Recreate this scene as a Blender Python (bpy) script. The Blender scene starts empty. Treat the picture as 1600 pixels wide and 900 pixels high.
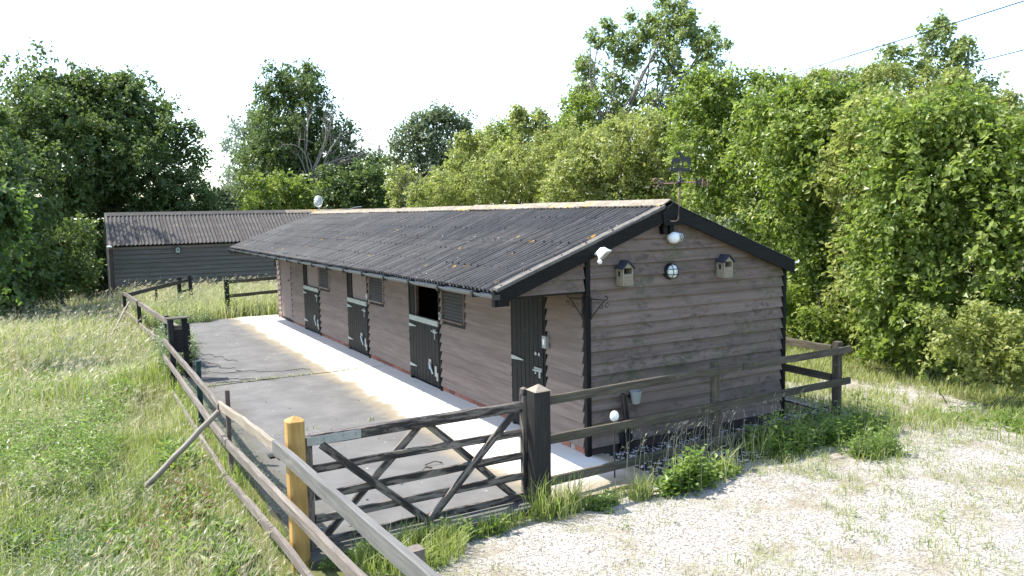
import bpy, bmesh, math, random
import numpy as np
from mathutils import Vector, Matrix

random.seed(7)
R = math.radians
SC = bpy.context.scene
COL = SC.collection

# ------------------------------------------------------------------ camera
CAM = np.array([-5.4235, -7.7621, 3.021])
YAW, PITCH, ROLL, FPX = 0.5149, -0.0974, -0.0190, 1224.1
cam_d = bpy.data.cameras.new('camera')
cam_o = bpy.data.objects.new('camera', cam_d)
COL.objects.link(cam_o)
fw = Vector((math.sin(YAW) * math.cos(PITCH), math.cos(YAW) * math.cos(PITCH), math.sin(PITCH)))
r0 = Vector((math.cos(YAW), -math.sin(YAW), 0))
u0 = r0.cross(fw)
rt = math.cos(ROLL) * r0 + math.sin(ROLL) * u0
up = -math.sin(ROLL) * r0 + math.cos(ROLL) * u0
mw = Matrix((rt, up, -fw)).transposed().to_4x4()
mw.translation = Vector(CAM)
cam_o.matrix_basis = mw
cam_d.sensor_width = 36.0
cam_d.lens = 36.0 * FPX / 1600.0
cam_d.clip_start = 0.05
cam_d.clip_end = 3000
SC.camera = cam_o

# ------------------------------------------------------------------ light
SUN_EL, SUN_AZ = R(56.6), R(-49.3)          # azimuth from +Y towards +X
SC.view_settings.view_transform = 'Standard'
SC.view_settings.look = 'None'
SC.view_settings.exposure = 1.82
SC.view_settings.gamma = 1.0
SC.view_settings.use_curve_mapping = False
world = bpy.data.worlds.new('World')
SC.world = world
world.use_nodes = True
wn = world.node_tree
for n in list(wn.nodes):
    wn.nodes.remove(n)
sky = wn.nodes.new('ShaderNodeTexSky')
sky.sky_type = 'NISHITA'
sky.sun_disc = False
sky.sun_elevation = SUN_EL
sky.sun_rotation = SUN_AZ
sky.altitude = 20
sky.air_density = 1.0
sky.dust_density = 1.0
sky.ozone_density = 1.0
bg = wn.nodes.new('ShaderNodeBackground')
bg.inputs['Strength'].default_value = 0.15
wo = wn.nodes.new('ShaderNodeOutputWorld')
wn.links.new(sky.outputs[0], bg.inputs['Color'])
wn.links.new(bg.outputs[0], wo.inputs['Surface'])
sun_d = bpy.data.lights.new('sun', 'SUN')
sun_d.energy = 3.1
sun_d.angle = R(0.53)
sun_d.color = (1.0, 0.955, 0.88)
sun_o = bpy.data.objects.new('sun', sun_d)
COL.objects.link(sun_o)
sd = Vector((math.sin(SUN_AZ) * math.cos(SUN_EL), math.cos(SUN_AZ) * math.cos(SUN_EL), math.sin(SUN_EL)))
sun_o.rotation_euler = sd.to_track_quat('Z', 'Y').to_euler()
sun_o.location = sd * 60
cy = SC.cycles
cy.max_bounces = 8
cy.diffuse_bounces = 6
cy.glossy_bounces = 2
cy.transmission_bounces = 4
cy.transparent_max_bounces = 4
cy.use_denoising = True
try:
    cy.denoiser = 'OPENIMAGEDENOISE'
except Exception:
    pass
cy.caustics_reflective = False
cy.caustics_refractive = False

# ------------------------------------------------------------------ materials
class NT:
    def __init__(s, name):
        s.m = bpy.data.materials.new(name)
        s.m.use_nodes = True
        s.t = s.m.node_tree
        s.b = s.t.nodes['Principled BSDF']
        s.out = s.t.nodes['Material Output']
    def n(s, typ, **kw):
        x = s.t.nodes.new('ShaderNode' + typ)
        for k, v in kw.items():
            if k in x.inputs:
                x.inputs[k].default_value = v
            else:
                setattr(x, k, v)
        return x
    def l(s, a, b):
        s.t.links.new(a, b)
    def obj_co(s, scale=(1, 1, 1), rnd=True):
        tc = s.n('TexCoord')
        mp = s.n('Mapping')
        mp.inputs['Scale'].default_value = scale
        if rnd:
            oi = s.n('ObjectInfo')
            mu = s.n('VectorMath', operation='SCALE')
            mu.inputs[0].default_value = (37.0, 61.0, 23.0)
            s.l(oi.outputs['Random'], mu.inputs['Scale'])
            ad = s.n('VectorMath', operation='ADD')
            s.l(tc.outputs['Object'], ad.inputs[0]); s.l(mu.outputs[0], ad.inputs[1])
            s.l(ad.outputs[0], mp.inputs['Vector'])
        else:
            s.l(tc.outputs['Object'], mp.inputs['Vector'])
        return mp.outputs[0]
    def pos(s, scale=(1, 1, 1)):
        g = s.n('NewGeometry')
        mp = s.n('Mapping')
        mp.inputs['Scale'].default_value = scale
        s.l(g.outputs['Position'], mp.inputs['Vector'])
        return mp.outputs[0]
    def noise(s, vec, scale, detail=4, rough=.6, dist=0):
        x = s.n('TexNoise', Scale=scale, Detail=detail, Roughness=rough, Distortion=dist)
        s.l(vec, x.inputs['Vector'])
        return x.outputs['Fac']
    def ramp(s, fac, stops, interp='LINEAR'):
        x = s.n('ValToRGB')
        x.color_ramp.interpolation = interp
        els = x.color_ramp.elements
        while len(els) < len(stops):
            els.new(0.5)
        for e, (p, c) in zip(els, stops):
            e.position = p
            e.color = (*c, 1) if len(c) == 3 else c
        s.l(fac, x.inputs['Fac'])
        return x.outputs['Color']
    def step(s, fac, lo, hi):
        x = s.n('MapRange', interpolation_type='SMOOTHSTEP')
        x.inputs['From Min'].default_value = lo
        x.inputs['From Max'].default_value = hi
        s.l(fac, x.inputs['Value'])
        return x.outputs['Result']
    def math(s, op, a, b=None):
        x = s.n('Math', operation=op)
        for i, v in enumerate((a, b)):
            if v is None: continue
            if hasattr(v, 'is_output'): s.l(v, x.inputs[i])
            else: x.inputs[i].default_value = v
        return x.outputs[0]
    def mix(s, fac, a, b, blend='MIX'):
        x = s.n('MixRGB', blend_type=blend)
        for k, v in (('Fac', fac), ('Color1', a), ('Color2', b)):
            if hasattr(v, 'is_output'): s.l(v, x.inputs[k])
            else: x.inputs[k].default_value = v if not isinstance(v, tuple) else (*v, 1)[:4]
        return x.outputs[0]
    def fin(s, color=None, rough=None, bump=None, bstr=.3, bdist=.01, spec=None, metal=None):
        for k, v in (('Base Color', color), ('Roughness', rough)):
            if v is None: continue
            if hasattr(v, 'is_output'): s.l(v, s.b.inputs[k])
            else: s.b.inputs[k].default_value = v if not isinstance(v, tuple) else (*v, 1)[:4]
        if spec is not None: s.b.inputs['Specular IOR Level'].default_value = spec
        if metal is not None: s.b.inputs['Metallic'].default_value = metal
        if bump is not None:
            bp = s.n('Bump', Strength=bstr, Distance=bdist)
            s.l(bump, bp.inputs['Height'])
            s.l(bp.outputs[0], s.b.inputs['Normal'])
        return s.m

def wood(name, dark, mid, light, rough=.75, stains=(), algae=(), wear=None, grain=(2.2, 45, 45), var=.25, spec=.3, bstr=.35):
    t = NT(name)
    v = t.obj_co(grain)
    g = t.noise(v, 1.0, 5, .65, .3)
    c = t.ramp(g, [(.28, dark), (.5, mid), (.72, light)])
    v2 = t.obj_co((1.3, 6, 6))
    big = t.noise(v2, 1.0, 3, .6)
    c = t.mix(t.step(big, .35, .75), c, t.mix(.5, c, dark))
    if wear:
        col, lo, hi, sc = wear
        v3 = t.obj_co((sc, sc * 7, sc * 7))
        w = t.noise(v3, 1.0, 5, .7, .6)
        c = t.mix(t.step(w, lo, hi), c, col)
    oi = t.n('ObjectInfo')
    vr = t.n('MapRange')
    vr.inputs['To Min'].default_value = 1 - var
    vr.inputs['To Max'].default_value = 1 + var
    t.l(oi.outputs['Random'], vr.inputs['Value'])
    hs = t.n('HueSaturation')
    t.l(c, hs.inputs['Color']); t.l(vr.outputs['Result'], hs.inputs['Value'])
    c = hs.outputs['Color']
    for (col, sc, lo, hi, amt) in stains:
        p = t.pos((sc * .55, sc * .55, sc * 1.5))
        s_ = t.noise(p, 1.0, 6, .72, .2)
        f_ = t.math('MULTIPLY', t.step(s_, lo, hi), amt)
        c = t.mix(f_, c, col)
    for (col, big_s, b0, b1, f_s, f0, f1, amt) in algae:     # growth in patches, each broken up into short streaks
        pm = t.noise(t.pos((big_s, big_s, big_s * 1.6)), 1.0, 3, .6)
        fm = t.noise(t.pos((f_s * .6, f_s * .6, f_s * 1.25)), 1.0, 6, .75, .5)
        f_ = t.math('MULTIPLY', t.math('MULTIPLY', t.step(pm, b0, b1), t.step(fm, f0, f1)), amt)
        c = t.mix(f_, c, col)
    return t.fin(c, rough, g, bstr, .004, spec)

def plain(name, col, rough=.6, metal=0, spec=.5, var=.15, scale=14, bstr=.1):
    t = NT(name)
    p = t.pos((1, 1, 1))
    nz = t.noise(p, scale, 5, .65)
    a = tuple(max(0, x * (1 - var)) for x in col); b = tuple(min(1, x * (1 + var)) for x in col)
    c = t.ramp(nz, [(.3, a), (.7, b)])
    return t.fin(c, rough, nz, bstr, .003, spec, metal)

M = {}
GREEN = (.055, .075, .022); BLK = (.035, .03, .028)
M['gable_board'] = wood('gable_board_paint', (.112, .079, .060), (.160, .117, .093), (.20, .153, .126), .8,
    algae=((BLK, 1.5, .42, .60, 13, .42, .66, .72), (GREEN, 1.7, .52, .66, 11, .42, .62, .75), ((.30, .26, .23), 1.1, .45, .7, 20, .55, .7, .5)), var=.13, grain=(1.0, 22, 22))
M['front_board'] = wood('front_board_paint', (.138, .100, .080), (.19, .142, .117), (.226, .175, .147), .72,
    stains=(((.09, .07, .065), 4, .58, .75, .5),), var=.10, grain=(1.5, 26, 26))
M['shed_board'] = wood('shed_board_paint', (.088, .075, .063), (.125, .109, .094), (.16, .143, .126), .8,
    stains=((GREEN, 1.4, .5, .72, .5),), var=.10, grain=(.6, 30, 30))
M['black_paint'] = wood('black_paint', (.003, .003, .003), (.006, .006, .006), (.012, .012, .012), .6, var=.12, bstr=.2, spec=.15)
M['black_door'] = wood('black_door_paint', (.008, .009, .010), (.014, .016, .017), (.03, .032, .03), .5,
    wear=((.10, .095, .075), .60, .72, 1.6), grain=(2.0, 40, 40), var=.05)
M['taupe_paint'] = wood('taupe_paint', (.15, .118, .102), (.20, .158, .138), (.23, .185, .165), .7, var=.05)
M['fence_grey'] = wood('weathered_grey_wood', (.082, .067, .054), (.155, .132, .108), (.225, .198, .168), .85,
    wear=((.12, .085, .075), .58, .72, 1.4), grain=(2.5, 38, 38), var=.12, bstr=.6)
M['fence_tan'] = wood('weathered_tan_wood', (.16, .125, .085), (.235, .195, .15), (.30, .26, .21), .85, grain=(2, 34, 34), var=.08, bstr=.5)
M['fence_new'] = wood('greyed_sawn_wood', (.078, .075, .067), (.122, .118, .107), (.17, .164, .15), .8,
    wear=((.2, .17, .14), .62, .75, 1.0), grain=(2, 30, 30), var=.08, bstr=.4)
M['fence_dark'] = wood('dark_mossy_wood', (.035, .030, .022), (.075, .064, .045), (.14, .122, .085), .85,
    stains=((GREEN, 5, .55, .7, .6), ((.2, .18, .13), 8, .58, .72, .5)), grain=(2, 32, 32), var=.12, bstr=.5)
M['gate_wood'] = wood('flaking_black_wood', (.012, .010, .009), (.028, .023, .02), (.06, .05, .043), .7,
    wear=((.17, .14, .112), .44, .58, 2.6), grain=(2, 30, 30), var=.12, bstr=.5)
M['black_post'] = wood('black_stained_post', (.006, .006, .006), (.012, .0115, .011), (.03, .028, .025), .65,
    wear=((.15, .13, .09), .64, .74, .9), var=.1, bstr=.5)
M['yellow_post'] = wood('fresh_yellow_timber', (.25, .135, .035), (.37, .22, .065), (.45, .29, .10), .65, wear=((.17, .09, .03), .60, .74, 1.1), grain=(1.6, 18, 18), var=.02)
M['green_post'] = wood('dark_green_post', (.006, .022, .018), (.012, .036, .03), (.02, .05, .04), .6)
M['brown_post'] = wood('brown_post', (.06, .042, .034), (.10, .073, .06), (.14, .11, .09), .8)
M['pole_wood'] = wood('pale_pole_wood', (.17, .14, .105), (.25, .215, .175), (.32, .28, .24), .8, grain=(2, 20, 20), var=.05)
M['utility_wood'] = wood('utility_pole_wood', (.16, .14, .12), (.24, .21, .18), (.3, .27, .24), .9)

def lichen_roof(name, base, dirt, lich, amt, rough=.45, spec=.4):
    t = NT(name)
    p = t.pos((1, 1, 1))
    n1 = t.noise(p, 9, 6, .7)
    n2 = t.noise(t.pos((.6, 3, 1)), 1.6, 5, .7)
    c = t.ramp(n1, [(.3, tuple(x * .7 for x in base)), (.7, tuple(x * 1.35 for x in base))])
    c = t.mix(t.math('MULTIPLY', t.step(n2, .45, .75), .7), c, dirt)
    l1 = t.noise(p, 3.2, 2, .5)
    l2 = t.noise(p, 16, 5, .7)
    f = t.math('MULTIPLY', t.step(l1, .69, .75), t.step(l2, .48, .56))
    c = t.mix(t.math('MULTIPLY', f, amt), c, lich)
    w = t.noise(p, 24, 2, .5)
    c = t.mix(t.math('MULTIPLY', t.step(w, .755, .775), .8), c, (.6, .6, .56))
    return t.fin(c, rough, n1, .25, .004, spec)
M['roof'] = lichen_roof('bitumen_corrugated', (.038, .037, .036), (.10, .095, .087), (.36, .19, .03), .9, .6, .2)
M['shed_roof'] = lichen_roof('old_corrugated', (.066, .06, .054), (.125, .113, .10), (.40, .26, .05), .55, .85, .2)
t = NT('ridge_cap_lichen')
p = t.pos()
a = t.noise(p, 7, 6, .75)
c = t.ramp(a, [(.3, (.11, .09, .065)), (.5, (.20, .17, .13)), (.7, (.29, .255, .20))])
f = t.math('MULTIPLY', t.step(t.noise(p, 2.2, 3, .6), .54, .66), t.step(t.noise(p, 12, 5, .7), .45, .55))
c = t.mix(f, c, (.46, .27, .045))
M['ridge'] = t.fin(c, .9, a, .4, .006, .2)

t = NT('concrete_yard')
p = t.pos()
fine = t.noise(p, 60, 6, .75)
mid = t.noise(p, 2.1, 6, .65)
big = t.noise(p, .55, 4, .6)
c = t.ramp(mid, [(.3, (.095, .092, .086)), (.52, (.122, .118, .111)), (.72, (.152, .147, .137))])
c = t.mix(t.step(big, .5, .72), c, (.145, .14, .13))
spots = t.noise(p, 7, 3, .6)
c = t.mix(t.math('MULTIPLY', t.step(spots, .67, .74), .55), c, (.42, .415, .40))
dk = t.noise(t.pos((1, 1, 1)), 11, 4, .7)
c = t.mix(t.math('MULTIPLY', t.step(dk, .66, .76), .7), c, (.07, .07, .06))
sx = t.n('SeparateXYZ'); t.l(p, sx.inputs[0])
edge = t.math('ADD', sx.outputs['X'], t.math('MULTIPLY', t.math('SUBTRACT', t.noise(p, .8, 5, .6), .5), .75))
edge2 = t.math('ADD', edge, t.math('MULTIPLY', t.math('SUBTRACT', t.noise(p, 6, 5, .7), .5), .35))
c = t.mix(t.math('MULTIPLY', t.step(edge2, -1.55, -1.12), .5), c, (.36, .29, .17))
cf = t.math('MULTIPLY', t.step(edge2, -1.22, -.98), t.math('MULTIPLY', t.step(sx.outputs['Y'], -1.0, -.3), t.math('SUBTRACT', 1.0, t.step(sx.outputs['X'], -.02, .12))))
c = t.mix(cf, c, (.58, .56, .51))
c = t.mix(t.math('MULTIPLY', t.step(fine, .55, .8), .35), c, (.09, .088, .08))
dirt = t.math('ADD', sx.outputs['X'], t.math('MULTIPLY', t.noise(p, 2.6, 6, .75), 1.6))
c = t.mix(t.math('MULTIPLY', t.math('SUBTRACT', 1.0, t.step(dirt, -2.75, -2.2)), .75), c, (.085, .078, .055))
gr = t.noise(t.pos((1.2, .5, 1)), 1.7, 6, .8)
c = t.mix(t.math('MULTIPLY', t.step(gr, .6, .7), .35), c, (.10, .095, .08))
M['concrete'] = t.fin(c, .9, fine, .35, .004, .2)

t = NT('gravel_ground')
p = t.pos()
vo = t.n('TexVoronoi', Scale=64.0); t.l(p, vo.inputs['Vector'])
sep = t.n('SeparateColor'); t.l(vo.outputs['Color'], sep.inputs[0])
c = t.ramp(sep.outputs[0], [(.0, (.11, .095, .075)), (.25, (.24, .218, .185)), (.6, (.315, .293, .255)), (1, (.42, .40, .36))])
pt = t.noise(p, 1.1, 6, .65)
c = t.mix(t.math('MULTIPLY', t.step(pt, .47, .66), .7), c, (.19, .16, .10))
pg = t.noise(p, 1.9, 5, .7)
c = t.mix(t.math('MULTIPLY', t.step(pg, .54, .70), .6), c, (.13, .145, .055))
h = t.math('ADD', vo.outputs['Distance'], t.math('MULTIPLY', t.noise(p, 30, 4, .7), .4))
M['gravel'] = t.fin(c, .95, h, .6, .012, .15)

t = NT('earth_ground')
p = t.pos()
a = t.noise(p, 2.4, 6, .7); b = t.noise(p, 26, 5, .7)
c = t.ramp(a, [(.3, (.055, .07, .022)), (.5, (.10, .105, .04)), (.7, (.17, .14, .075))])
c = t.mix(t.step(b, .5, .75), c, (.06, .05, .03))
M['earth'] = t.fin(c, .95, b, .6, .03, .1)

t = NT('dark_soil_chips')
p = t.pos()
vo = t.n('TexVoronoi', Scale=28.0); t.l(p, vo.inputs['Vector'])
sep = t.n('SeparateColor'); t.l(vo.outputs['Color'], sep.inputs[0])
c = t.ramp(sep.outputs[0], [(.0, (.02, .018, .015)), (.62, (.05, .045, .04)), (.75, (.4, .39, .37))], 'CONSTANT')
M['soil'] = t.fin(c, .9, vo.outputs['Distance'], .6, .015, .2)

t = NT('red_brick')
p = t.pos()
oi = t.n('ObjectInfo')
a = t.noise(p, 30, 5, .7)
c = t.ramp(oi.outputs['Random'], [(0, (.20, .07, .045)), (.5, (.30, .11, .07)), (1, (.36, .16, .11))])
c = t.mix(t.math('MULTIPLY', a, .5), c, (.12, .06, .045))
M['brick'] = t.fin(c, .9, a, .3, .004, .2)
M['wire'] = plain('wire_black', (.02, .02, .02), 1.0, 0, 0)
M['plinth'] = plain('dark_brown_plinth', (.05, .035, .03), .95)  # even dark brown along the foot of the gable
M['mortar'] = plain('mortar', (.3, .28, .26), .95)
M['galv'] = plain('galvanised_steel', (.30, .32, .31), .45, .55, .5, .15, 20)
M['pale_metal'] = plain('pale_grey_metal', (.30, .33, .30), .55, .15, .5, .12)
M['black_iron'] = plain('black_iron', (.012, .012, .014), .5, .2, .5, .2)
M['rusty_iron'] = plain('rusty_iron', (.19, .12, .09), .75, .3, .4, .35, 40)
M['black_plastic'] = plain('black_plastic', (.014, .014, .016), .35, 0, .5, .1)
M['grey_gutter'] = plain('gutter_plastic', (.10, .11, .115), .45, 0, .5, .2)
M['louvre'] = plain('louvre_paint', (.085, .078, .07), .8)
M['white_plastic'] = plain('white_plastic', (.72, .72, .69), .4, 0, .5, .06)
M['grey_plastic'] = plain('grey_plastic', (.25, .26, .245), .5, 0, .5, .06)
M['verge'] = plain('verge_trim_weathered', (.11, .10, .085), .85, 0, .3, .35, 12)
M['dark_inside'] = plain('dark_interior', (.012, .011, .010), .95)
M['bird_wood'] = wood('bird_box_wood', (.16, .135, .09), (.235, .205, .145), (.31, .275, .205), .8, grain=(6, 40, 40))
M['slate_blue'] = plain('bluish_roof_felt', (.026, .031, .042), .7)
M['lens'] = plain('dark_lens', (.02, .018, .016), .15)
t = NT('lamp_glass')
M['lamp_glass'] = t.fin((.62, .66, .6), .12, spec=.6)
t = NT('floodlight_glass')
M['flood_glass'] = t.fin((.42, .46, .36), .08, spec=.8)
M['stone'] = plain('pale_stones', (.29, .27, .235), .9, 0, .2, .4, 18)
M['bark'] = wood('bark', (.05, .042, .034), (.10, .085, .07), (.17, .15, .125), .95, grain=(6, 14, 14), bstr=.8)
M['grey_bark'] = wood('grey_bark', (.10, .09, .075), (.17, .155, .13), (.25, .23, .20), .95, grain=(6, 14, 14), bstr=.8)
M['dead_wood'] = wood('dead_wood', (.14, .12, .095), (.21, .185, .15), (.28, .25, .21), .9)

def leafmat(name, c0, c1, c2, trans=.48, tcol=None, gloss=.36):
    """c0 dark, c1 common, c2 pale leaf colours picked by each leaf's own tint value"""
    t = NT(name)
    at = t.n('Attribute', attribute_name='tint')
    c = t.ramp(at.outputs['Fac'], [(.0, c0), (.5, c1), (1, c2)])
    t.b.inputs['Roughness'].default_value = .40
    t.b.inputs['Specular IOR Level'].default_value = gloss
    t.l(c, t.b.inputs['Base Color'])
    tr = t.n('BsdfTranslucent')
    hs = t.n('HueSaturation', Saturation=1.05, Value=2.0)
    t.l(c, hs.inputs['Color'])
    tc = t.mix(.35, hs.outputs['Color'], tcol or (.16, .22, .02))
    t.l(tc, tr.inputs['Color'])
    mx = t.n('MixShader', Fac=trans)
    t.l(t.b.outputs[0], mx.inputs[1]); t.l(tr.outputs[0], mx.inputs[2])
    t.l(mx.outputs[0], t.out.inputs['Surface'])
    return t.m
M['leaf_hazel'] = leafmat('hazel_leaves', (.075, .12, .018), (.175, .23, .042), (.34, .37, .13))
M['leaf_bright'] = leafmat('yellow_green_leaves', (.13, .16, .032), (.25, .275, .075), (.40, .40, .18))
M['leaf_oak'] = leafmat('dark_leaves', (.045, .075, .02), (.085, .125, .035), (.15, .19, .065), .38)
M['leaf_ash'] = leafmat('ash_leaves', (.11, .155, .045), (.21, .255, .09), (.32, .35, .18))
M['leaf_grey'] = leafmat('grey_green_leaves', (.09, .12, .055), (.15, .18, .095), (.22, .25, .15), .35)
M['leaf_willow'] = leafmat('willow_leaves', (.16, .20, .15), (.23, .27, .21), (.30, .34, .28), .35)
M['leaf_syc'] = leafmat('broad_bright_leaves', (.03, .06, .018), (.055, .095, .025), (.09, .14, .04))
M['blossom'] = leafmat('cream_blossom', (.46, .46, .26), (.56, .56, .35), (.66, .66, .48), .3, (.5, .5, .3))
M['grass'] = leafmat('grass_blades', (.13, .195, .03), (.26, .295, .08), (.50, .46, .30), .45)
M['straw'] = leafmat('straw_stalks', (.22, .19, .10), (.36, .31, .19), (.50, .45, .32), .35, (.4, .33, .18))
M['seed'] = leafmat('grass_seed_heads', (.30, .27, .15), (.40, .36, .22), (.50, .46, .34), .35, (.42, .35, .22))
M['weed'] = leafmat('weed_leaves', (.08, .14, .02), (.15, .22, .045), (.25, .31, .10))
M['weed_grey'] = leafmat('grey_weed_leaves', (.10, .13, .07), (.16, .19, .11), (.24, .26, .17))
M['weed_red'] = leafmat('rusty_dock_spikes', (.16, .06, .025), (.24, .09, .04), (.30, .14, .06), .3, (.3, .1, .04))
M['ivy'] = leafmat('ivy_leaves', (.06, .09, .035), (.12, .165, .07), (.24, .28, .17))

# ------------------------------------------------------------------ mesh helpers
class MB:
    def __init__(s):
        s.v = []; s.f = []; s.mi = []
    def add(s, vs, fs, m=0):
        o = len(s.v)
        s.v += [tuple(x) for x in vs]
        s.f += [tuple(i + o for i in q) for q in fs]
        s.mi += [m] * len(fs)
        return s
    def box(s, x0, y0, z0, x1, y1, z1, m=0):
        v = [(x0, y0, z0), (x1, y0, z0), (x1, y1, z0), (x0, y1, z0), (x0, y0, z1), (x1, y0, z1), (x1, y1, z1), (x0, y1, z1)]
        return s.add(v, [(0, 3, 2, 1), (4, 5, 6, 7), (0, 1, 5, 4), (1, 2, 6, 5), (2, 3, 7, 6), (3, 0, 4, 7)], m)
    def tube(s, pts, rad, n=6, m=0, cap=True):
        pts = [Vector(p) for p in pts]
        if not isinstance(rad, (list, tuple)): rad = [rad] * len(pts)
        vs = []; fs = []
        for i, p in enumerate(pts):
            d = (pts[min(i + 1, len(pts) - 1)] - pts[max(i - 1, 0)]).normalized()
            a = d.cross(Vector((0, 0, 1)))
            if a.length < .05: a = d.cross(Vector((1, 0, 0)))
            a.normalize(); b = d.cross(a)
            for k in range(n):
                t_ = 2 * math.pi * k / n
                vs.append(p + (a * math.cos(t_) + b * math.sin(t_)) * rad[i])
        for i in range(len(pts) - 1):
            for k in range(n):
                fs.append((i * n + k, i * n + (k + 1) % n, (i + 1) * n + (k + 1) % n, (i + 1) * n + k))
        if cap:
            fs.append(tuple(range(n - 1, -1, -1))); fs.append(tuple((len(pts) - 1) * n + k for k in range(n)))
        return s.add(vs, fs, m)
    def prism(s, poly, axis, a, b, m=0):
        """poly: 2-D outline; axis: the axis it is swept along from a to b"""
        def P(q, t_):
            u, w = q
            return {'x': (t_, u, w), 'y': (u, t_, w), 'z': (u, w, t_)}[axis]
        n = len(poly)
        vs = [P(q, a) for q in poly] + [P(q, b) for q in poly]
        fs = [tuple(range(n)), tuple(range(2 * n - 1, n - 1, -1))]
        fs += [(i, i + n, (i + 1) % n + n, (i + 1) % n) for i in range(n)]
        return s.add(vs, fs, m)
    def ball(s, c, r, nu=14, nv=9, sq=(1, 1, 1), m=0):
        vs = []; fs = []
        for j in range(nv + 1):
            ph = math.pi * j / nv
            for i in range(nu):
                th = 2 * math.pi * i / nu
                vs.append((c[0] + r * sq[0] * math.sin(ph) * math.cos(th), c[1] + r * sq[1] * math.sin(ph) * math.sin(th), c[2] + r * sq[2] * math.cos(ph)))
        for j in range(nv):
            for i in range(nu):
                fs.append((j * nu + i, (j + 1) * nu + i, (j + 1) * nu + (i + 1) % nu, j * nu + (i + 1) % nu))
        return s.add(vs, fs, m)
    def build(s, name, mat, parent=None, smooth=False, world=None, bevel=0):
        me = bpy.data.meshes.new(name)
        me.from_pydata(s.v, [], s.f)
        mats = mat if isinstance(mat, (list, tuple)) else [mat]
        for x in mats: me.materials.append(x)
        if len(mats) > 1: me.polygons.foreach_set('material_index', s.mi)
        bm = bmesh.new(); bm.from_mesh(me)
        bmesh.ops.recalc_face_normals(bm, faces=bm.faces)
        bm.to_mesh(me); bm.free()
        if smooth: me.polygons.foreach_set('use_smooth', [True] * len(me.polygons))
        me.update()
        return link(name, me, parent, world, bevel)

def link(name, me, parent=None, world=None, bevel=0):
    o = bpy.data.objects.new(name, me)
    COL.objects.link(o)
    w = world if world is not None else Matrix.Identity(4)
    if parent is not None:
        o.parent = parent
        w = WM(parent).inverted() @ w
    o.matrix_basis = w
    if bevel:
        b = o.modifiers.new('bevel', 'BEVEL'); b.width = bevel; b.segments = 2
    return o

def WM(o):
    m_ = o.matrix_basis if o.parent is None else WM(o.parent) @ o.matrix_basis
    return m_.copy()

def tag(o, label=None, cat=None, group=None, kind=None):
    if label: o['label'] = label
    if cat: o['category'] = cat
    if group: o['group'] = group
    if kind: o['kind'] = kind
    return o

def thing(name, label, cat, loc=(0, 0, 0), group=None):
    o = bpy.data.objects.new(name, None)
    COL.objects.link(o)
    o.empty_display_size = .2
    o.matrix_basis = Matrix.Translation(Vector(loc))
    return tag(o, label, cat, group)

def frame(A, B, upv=(0, 0, 1)):
    A = Vector(A); B = Vector(B)
    x = (B - A).normalized(); z = Vector(upv); y = z.cross(x)
    if y.length < 1e-4: y = Vector((0, 1, 0)).cross(x)
    y.normalize(); z = x.cross(y)
    m_ = Matrix((x, y, z)).transposed().to_4x4(); m_.translation = A
    return m_, (B - A).length

def beam(name, A, B, w, h, mat, parent=None, rough=.004, seg=None, upv=(0, 0, 1), seed=None, taper=0):
    """sawn timber with slightly warped faces, local X along its length; w across, h along upv"""
    m_, L = frame(A, B, upv)
    rg = random.Random(seed if seed is not None else hash((round(A[0], 2), round(A[1], 2), round(A[2], 2), round(B[0], 2))) & 0xffff)
    seg = seg or max(2, min(14, int(L / .28)))
    mb = MB(); vs = []; fs = []
    ch = min(w, h) * .12
    ring = [(-w / 2 + ch, -h / 2), (w / 2 - ch, -h / 2), (w / 2, -h / 2 + ch), (w / 2, h / 2 - ch), (w / 2 - ch, h / 2), (-w / 2 + ch, h / 2), (-w / 2, h / 2 - ch), (-w / 2, -h / 2 + ch)]
    n = 8
    dy = dz = 0
    for i in range(seg + 1):
        dy = dy * .7 + rg.gauss(0, rough * .7); dz = dz * .7 + rg.gauss(0, rough * .7)
        k = 1 - taper * i / seg
        for (a, b) in ring:
            x = L * i / seg + (rg.uniform(-.006, .006) if i in (0, seg) else 0)
            vs.append((x, a * k + dy + rg.gauss(0, rough * .5), b * k + dz + rg.gauss(0, rough * .5)))
    for i in range(seg):
        for k in range(n):
            fs.append((i * n + k, i * n + (k + 1) % n, (i + 1) * n + (k + 1) % n, (i + 1) * n + k))
    fs.append(tuple(range(n - 1, -1, -1))); fs.append(tuple(seg * n + k for k in range(n)))
    mb.add(vs, fs)
    return mb.build(name, mat, parent, world=m_)

def post(name, x, y, z0, z1, w, d, mat, parent=None, cap='flat', rough=.003, capmat=None, rot=0, lean=(0, 0)):
    """upright post, local X running up it so that the grain does too"""
    o_ = beam(name, (x, y, z0), (x + lean[0], y + lean[1], z1), w, d, mat, parent, rough, upv=(math.cos(rot), math.sin(rot), 0))
    if cap == 'pyramid':
        me = o_.data
        bm = bmesh.new(); bm.from_mesh(me)
        xm = max(v.co.x for v in bm.verts)
        top = [f for f in bm.faces if all(v.co.x > xm - .02 for v in f.verts)]
        if top:
            r_ = bmesh.ops.poke(bm, faces=top[:1])
            for v in r_['verts']: v.co.x += w * .28
        bm.to_mesh(me); bm.free()
    return o_

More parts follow.
